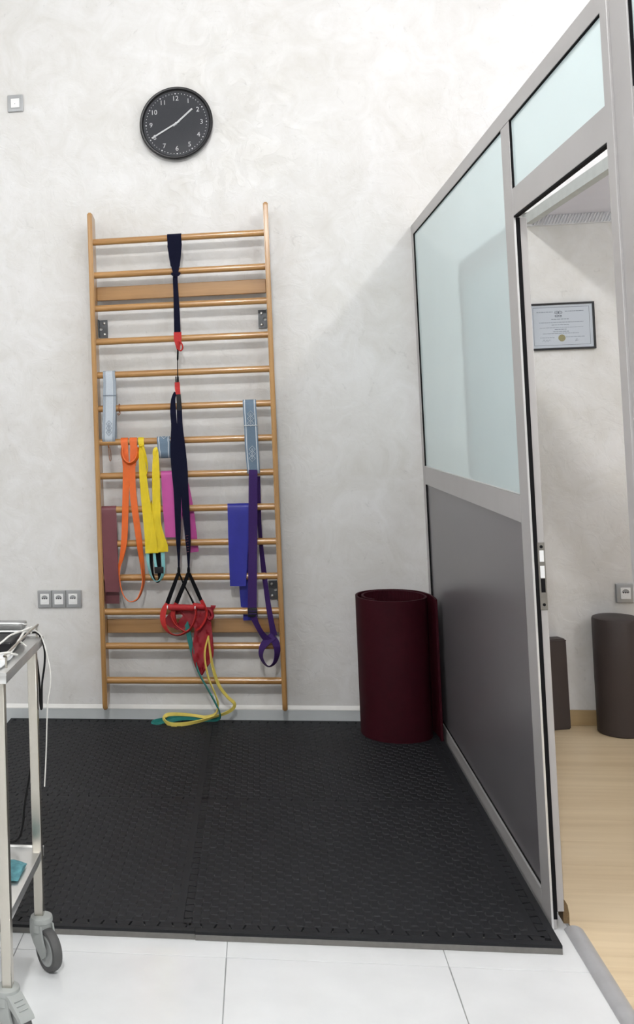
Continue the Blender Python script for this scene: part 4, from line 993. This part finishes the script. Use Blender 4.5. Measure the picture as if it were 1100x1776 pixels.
bm = bmesh.new(); tube(bm, spline([at(360, 1057, yr_-.008), at(366, 1060, yr_-.016), at(369, 1068, yr_-.014), at(364, 1074, yr_-.012), at(359, 1068, yr_-.012)], 5, True), 0.0085, 8, closed=True); loc_child('knot', bm, 'redlat', t_, smooth=70)
loc_child('knot_tail', strap([(366, 1058, yr_-.012, 0.02, 10), (369.5, 1053, yr_-.014, 0.022, 20), (370, 1050, yr_-.014, 0.026, 10)], 0.0014, 4, nx=3, ripple=0.003), 'redlat', t_, smooth=70)

# --- teal and pale yellow loop bands trailing to the floor
def hb(px, py, z): return atz(px, py, z)
def strap3(P, t, n=6, closed=False, nx=1):
    """P: (point, width, turn from vertical-edge) for bands that leave the plane of the wall"""
    S = spline([(p.x, p.y, p.z, w, a) for p, w, a in P], n, closed); L, R = [], []; m = len(S)
    for i, (x, y, z, w, a) in enumerate(S):
        p0 = S[i-1] if (i or closed) else S[i]; p1 = S[(i+1) % m] if (i < m-1 or closed) else S[i]
        tg = Vector((p1[0]-p0[0], p1[1]-p0[1], p1[2]-p0[2])).normalized()
        s_ = Vector((0, -1, 0)).cross(tg); s_ = s_.normalized() if s_.length > 0.02 else Vector((0, 0, 1))
        ra = math.radians(a); d = s_*math.cos(ra)+tg.cross(s_).normalized()*math.sin(ra); c = Vector((x, y, z))
        L.append(c-d*w*.5); R.append(c+d*w*.5)
    return sheet(L, R, t, closed, nx)
t_ = thing('teal_loop', 'dark teal rubber loop band hanging from the red band down to the black mat', 'exercise band', at(330, 1250, -0.10))
loc_child('rubber_loop', strap3([(at(323, 1078, FY-.004), .022, 20), (at(327, 1098, FY-.004), .024, 20), (at(331, 1118, FY-.004), .024, 30), (at(338, 1148, FY-.002), .020, 50), (at(347, 1171, FY-.012), .016, 60), (at(361.5, 1197, FY-.014), .016, 60), (at(375, 1222, FY-.010), .016, 60), (at(381.5, 1238, -0.125), .016, 70),
    (at(377, 1247.5, -0.085), .016, 10), (at(355, 1248.5, -0.060), .016, 0), (at(335, 1246, -0.042), .016, 0), (at(312, 1247, -0.050), .016, 0), (at(290, 1252, -0.075), .016, 15), (at(268, 1256.5, -0.105), .016, 0), (at(266.5, 1251.5, -0.075), .016, 0),
    (at(285, 1247, -0.050), .016, 0), (at(310, 1242, -0.034), .016, 0), (at(335, 1241, -0.034), .016, 10), (at(360, 1247, -0.055), .016, 20), (at(378, 1245, -0.085), .016, 40)], 0.004, 6), 'teal', t_, smooth=50)
t_ = thing('yellow_loop', 'pale yellow rubber loop band trailing from the red band onto the black mat', 'exercise band', at(345, 1255, -0.12))
loc_child('rubber_loop', strap3([(at(361, 1105, FY-.020), .010, 70), (at(355, 1136, FY-.022), .013, 62), (at(361.5, 1175, FY-.022), .015, 62), (at(373, 1203, FY-.020), .015, 60), (at(378, 1220, FY-.012), .015, 60), (at(374.5, 1237, -0.118), .015, 70), (at(358, 1243.5, -0.075), .014, 40), (at(335, 1240.5, -0.045), .014, 10), (at(308, 1238.5, -0.040), .016, 0),
    (at(290, 1240, -0.050), .018, 20), (at(285.2, 1248, -0.085), .020, 40), (at(295, 1256, -0.125), .020, 10), (at(318, 1256, -0.128), .018, 10), (at(347, 1250.5, -0.118), .016, 30), (at(372, 1243, -0.110), .016, 45), (at(390, 1237.5, -0.110), .016, 30), (at(403.5, 1229.5, -0.112), .016, 20), (at(406.5, 1220, -0.118), .016, 35), (at(395, 1209, FY+.002), .016, 50),
    (at(380.5, 1190, FY-.012), .017, 45), (at(371.5, 1166, FY-.022), .017, 50), (at(366, 1140, FY-.026), .014, 60), (at(362.5, 1110, FY-.022), .010, 70)], 0.004, 6, closed=True), 'yellow2', t_, smooth=50)

# ================================================================== instrument trolley
X1, XW, YF, YN = -0.3945, -0.955, -2.245, -2.606
tr = thing('trolley', 'stainless steel instrument trolley on grey swivel casters beside the foam floor', 'trolley', (X1, (YF+YN)/2, 0))
def tl(name, bm, mk, sm=None, par=None):
    for v_ in bm.verts: v_.co -= tr.location
    return obj(name, bm, M[mk], par or tr, smooth=sm)
for lx in (X1, XW):
    for ly in (YF, YN):
        bm = bmesh.new(); box(bm, lx-0.0125, lx+0.0125, ly-0.0125, ly+0.0125, 0.132, 0.872, bev=0.0018); tl('leg', bm, 'steel', 40)
def tray(zt, x0, x1, y0, y1, lip, rim):
    bm = bmesh.new(); box(bm, x0, x1, y0, y1, zt-lip, zt-0.004, bev=0.004, seg=2)
    for a in ((x0, x0+rim, y0, y1), (x1-rim, x1, y0, y1), (x0+rim, x1-rim, y0, y0+rim), (x0+rim, x1-rim, y1-rim, y1)): box(bm, a[0], a[1], a[2], a[3], zt-0.006, zt+0.001)
    return bm
tl('tray_top', tray(0.895, XW-0.024, X1+0.024, YN-0.026, YF+0.044, 0.026, 0.006), 'steel_tray', 40)
tl('lower_shelf', tray(0.312, XW+0.0128, X1+0.012, YN+0.0128, YF-0.0128+0.040, 0.026, 0.003), 'steel_tray', 40)
# wire guard along the right edge and the back
bm = bmesh.new(); xg = X1+0.010; zt = 0.895; gh = 0.034
P = [(xg, YN+0.030, zt), (xg, YN+0.030, zt+gh*.8), (xg, YN+0.038, zt+gh), (xg, YF+0.012, zt+gh), (xg, YF+0.022, zt+gh*.8), (xg, YF+0.022, zt)]
tube(bm, spline(P, 3), 0.0030, 8); tl('wire_guard', bm, 'steel', 60)

def caster(stem, ang, brake):
    """swivel caster: housing, fork, wheel; ang = direction of the trail"""
    dx, dy = math.cos(ang), math.sin(ang); ax = Vector((-dy, dx, 0)); fw = Vector((dx, dy, 0)); R_ = 0.0555
    c = Vector((stem[0], stem[1], 0)); w = c+fw*0.036+Vector((0, 0, R_))
    bm = bmesh.new(); lathe(bm, [(0, 0.136), (0.024, 0.136), (0.030, 0.133), (0.0315, 0.128), (0.0315, 0.121), (0.0295, 0.119), (0.030, 0.112), (0.030, 0.098), (0.022, 0.092), (0, 0.092)], 28, 'Z', c)
    hs = tl('caster', bm, 'castg', 40)
    bm = bmesh.new()
    for sg in (-1, 1):
        pr = [(-0.030, 0.120), (-0.031, 0.085), (-0.012, 0.062), (0.016, 0.042), (0.036, 0.036), (0.050, 0.046), (0.050, 0.064), (0.038, 0.085), (0.030, 0.118)]
        A = [bm.verts.new(c+fw*a_+ax*(sg*0.0165)+Vector((0, 0, z))) for a_, z in pr]; B = [bm.verts.new(c+fw*a_+ax*(sg*0.0215)+Vector((0, 0, z))) for a_, z in pr]
        bm.faces.new(A); bm.faces.new(B[::-1])
        for k in range(len(pr)): bm.faces.new((A[k], B[k], B[(k+1) % len(pr)], A[(k+1) % len(pr)]))
    bmesh.ops.recalc_face_normals(bm, faces=bm.faces[:])
    tl('fork', bm, 'castg', 30, hs)
    # wheel turned about x, then rotated
    rot = Matrix.Rotation(math.atan2(ax.y, ax.x), 4, 'Z')
    bm = bmesh.new(); lathe(bm, [(0.040, -0.0125), (0.047, -0.0145), (0.052, -0.013), (R_-0.001, -0.007), (R_, 0), (R_-0.001, 0.007), (0.052, 0.013), (0.047, 0.0145), (0.040, 0.0125)], 44, 'X')
    bm.transform(Matrix.Translation(w) @ rot); tl('tyre', bm, 'tyre', 40, hs)
    bm = bmesh.new(); lathe(bm, [(0, -0.0150), (0.010, -0.0150), (0.0105, -0.0125), (0.030, -0.0115), (0.034, -0.0135), (0.040, -0.0128), (0.040, 0.0128), (0.034, 0.0135), (0.030, 0.0115), (0.0105, 0.0125), (0.010, 0.0150), (0, 0.0150)], 40, 'X')
    bm.transform(Matrix.Translation(w) @ rot); tl('wheel_hub', bm, 'hub', 30, hs)
    if brake:
        bm = bmesh.new(); pr = [(0.020, 0.128), (0.034, 0.126), (0.082, 0.094), (0.086, 0.086), (0.080, 0.084), (0.045, 0.100), (0.022, 0.106)]
        A = [bm.verts.new(c+fw*a_+ax*0.020+Vector((0, 0, z))) for a_, z in pr]; B = [bm.verts.new(c+fw*a_-ax*0.020+Vector((0, 0, z))) for a_, z in pr]
        bm.faces.new(A); bm.faces.new(B[::-1])
        for k in range(len(pr)): bm.faces.new((A[k], B[k], B[(k+1) % len(pr)], A[(k+1) % len(pr)]))
        for q in (0.048, 0.058, 0.068):
            zc_ = 0.126-(q-0.034)*0.667+0.0012
            box(bm, -0.0012, 0.0012, -0.012, 0.012, -0.0008, 0.0012)
            vs = bm.verts[-8:] if False else list(bm.verts)[-8:]
            mt_ = Matrix.Translation(c+fw*q+Vector((0, 0, zc_))) @ Matrix.Rotation(ang, 4, 'Z')
            for v_ in vs: v_.co = mt_ @ v_.co
        bmesh.ops.recalc_face_normals(bm, faces=bm.faces[:])
        tl('brake_pedal', bm, 'castg', 30, hs)
caster((X1+0.006, YF-0.004), math.radians(-48), False)
caster((X1-0.002, YN), math.radians(-42), True)
caster((XW, YF), math.radians(-110), False)
caster((XW, YN), math.radians(-60), True)

# ---- things on the trolley
dv_ = thing('therapy_device', 'black electronic device with grey screen lid on the trolley tray', 'device', (-0.56, -2.33, 0.896))
bm = bmesh.new(); box(bm, -0.17, 0.152, -0.10, 0.075, 0.0006, 0.030, bev=0.006, seg=3); obj('body', bm, M['black'], dv_, smooth=40)
bm = bmesh.new(); box(bm, -0.17, 0.158, 0.020, 0.085, 0.031, 0.036, bev=0.002); obj('white_rim', bm, M['wplast'], dv_, smooth=40)
bm = bmesh.new(); box(bm, -0.17, 0.155, 0.024, 0.082, 0.0362, 0.054, bev=0.007, seg=3); lid = obj('lid', bm, M['devg'], dv_, smooth=40)
bm = bmesh.new(); tube(bm, spline([(-0.17, 0.026, 0.055), (0.10, 0.026, 0.055), (0.145, 0.030, 0.053), (0.154, 0.05, 0.048), (0.154, 0.072, 0.044)], 5), 0.0028, 6); obj('lid_rim', bm, M['wplast'], lid, smooth=60)
# crumpled white sheet
bm = bmesh.new(); nx_, ny_ = 14, 12; g = []
for i in range(nx_+1):
    rw_ = []
    for j in range(ny_+1):
        x = -0.56+0.165*i/nx_; y = -2.585+0.15*j/ny_
        z = 0.8975+0.006*(0.5+0.5*math.sin(i*1.3+j*0.7))*(0.5+0.5*math.cos(j*1.1-i*0.4)); rw_.append(bm.verts.new((x, y, z)))
    g.append(rw_)
for i in range(nx_):
    for j in range(ny_): bm.faces.new((g[i][j], g[i+1][j], g[i+1][j+1], g[i][j+1]))
ex = bmesh.ops.extrude_face_region(bm, geom=bm.faces[:])
for e_ in ex['geom']:
    if isinstance(e_, bmesh.types.BMVert): e_.co.z -= 0.0008
bmesh.ops.recalc_face_normals(bm, faces=bm.faces[:])
tag(obj('plastic_sheet', bm, M['sheetw'], smooth=60), 'crumpled white sheet lying on the trolley tray under the cables', 'sheet')


def cable(label, pts, r, mk, name='cable'):
    bm = bmesh.new(); tube(bm, spline([tuple(p) for p in pts], 7), r, 8)
    return tag(obj(name, bm, M[mk], smooth=70), label, 'cable', 'cables on the trolley')


zt = 0.897
cable('thin white cable hanging down outside the trolley leg', [(-0.50, -2.42, zt+.012), (-0.44, -2.33, zt+.010), (-0.40, -2.27, zt+.030), at(67, 1097.5, -2.235), at(75, 1112, -2.232), at(82, 1138, -2.232), at(87.3, 1165, -2.232), at(87, 1190, -2.232), at(83, 1215, -2.232), at(81.5, 1250, -2.232), at(80.5, 1290, -2.232), at(79, 1330, -2.232), at(77.2, 1364, -2.232)], 0.0019, 'wcable')
cable('black cable looping down behind the nearest trolley leg', [(-0.47, -2.30, zt+.012), (-0.41, -2.255, zt+.015), at(64, 1097.5, -2.225), at(73, 1111, -2.222), at(77.5, 1130, -2.220), at(77, 1155, -2.220), at(73, 1185, -2.220), at(72.5, 1210, -2.220), at(72.8, 1226, -2.220), at(71, 1229, -2.216), at(69.5, 1215, -2.210), at(68.0, 1180, -2.205), at(63, 1140, -2.203), at(58, 1118.5, -2.203)], 0.0031, 'bcable')
cable('black cable hanging to the lower shelf behind the trolley leg', [at(58, 1120, -2.195), at(61.0, 1200, -2.196), at(59, 1290, -2.197), at(54.5, 1325, -2.198), at(47.5, 1365, -2.200), at(42, 1400, -2.203), at(40.0, 1425, -2.208), at(35, 1448, -2.215), at(26, 1458.5, -2.222), at(12, 1460.5, -2.225), at(-20, 1462, -2.225)], 0.0036, 'bcable')
cable('white cable bundled with a tie along the wire guard', [(-0.62, -2.52, zt+.010), (-0.52, -2.50, zt+.016), at(2, 1144, -2.52), at(12, 1140, -2.50), at(24, 1124, -2.44), at(34, 1109, -2.38), at(42, 1096, -2.31), at(50, 1093, -2.27), at(54, 1098, -2.26)], 0.0032, 'wcable')
cable('white cable arching over the black device on the trolley', [at(-12, 1124, -2.47), at(4, 1113, -2.45), at(16, 1103, -2.42), at(30, 1097, -2.36), at(42, 1093, -2.31), at(55, 1087.5, -2.26)], 0.0026, 'wcable')
cable('short white cable lying across the tray edge', [(-0.60, -2.60, zt+.010), at(3, 1133, -2.58), at(16, 1133.5, -2.56), at(30, 1135.5, -2.53)], 0.0026, 'wcable')
cable('pale cable tie crossing the bundled cable', [at(31, 1110, -2.386), at(37, 1114, -2.39), at(45.5, 1121, -2.40)], 0.0022, 'wcable', 'cable_tie')
# teal cloth on the lower shelf
bm = bmesh.new(); nx_, ny_ = 12, 10; g = []
for i in range(nx_+1):
    rw_ = []
    for j in range(ny_+1):
        u, v_ = i/nx_, j/ny_; x = -0.60+0.197*u+0.0*v_; y = -2.455+0.105*v_+0.01*u
        z = 0.3135+0.016+0.006*math.sin(i*0.9+j*0.6)-0.010*(1-min(1, 4*min(u, 1-u, v_, 1-v_)))**1; rw_.append(bm.verts.new((x, y, z)))
    g.append(rw_)
for i in range(nx_):
    for j in range(ny_): bm.faces.new((g[i][j], g[i+1][j], g[i+1][j+1], g[i][j+1]))
ex = bmesh.ops.extrude_face_region(bm, geom=bm.faces[:])
for e_ in ex['geom']:
    if isinstance(e_, bmesh.types.BMVert): e_.co.z = 0.3137
bmesh.ops.recalc_face_normals(bm, faces=bm.faces[:])
tag(obj('folded_cloth', bm, M['cloth'], smooth=40), 'folded teal cloth on the lower shelf of the trolley', 'cloth')
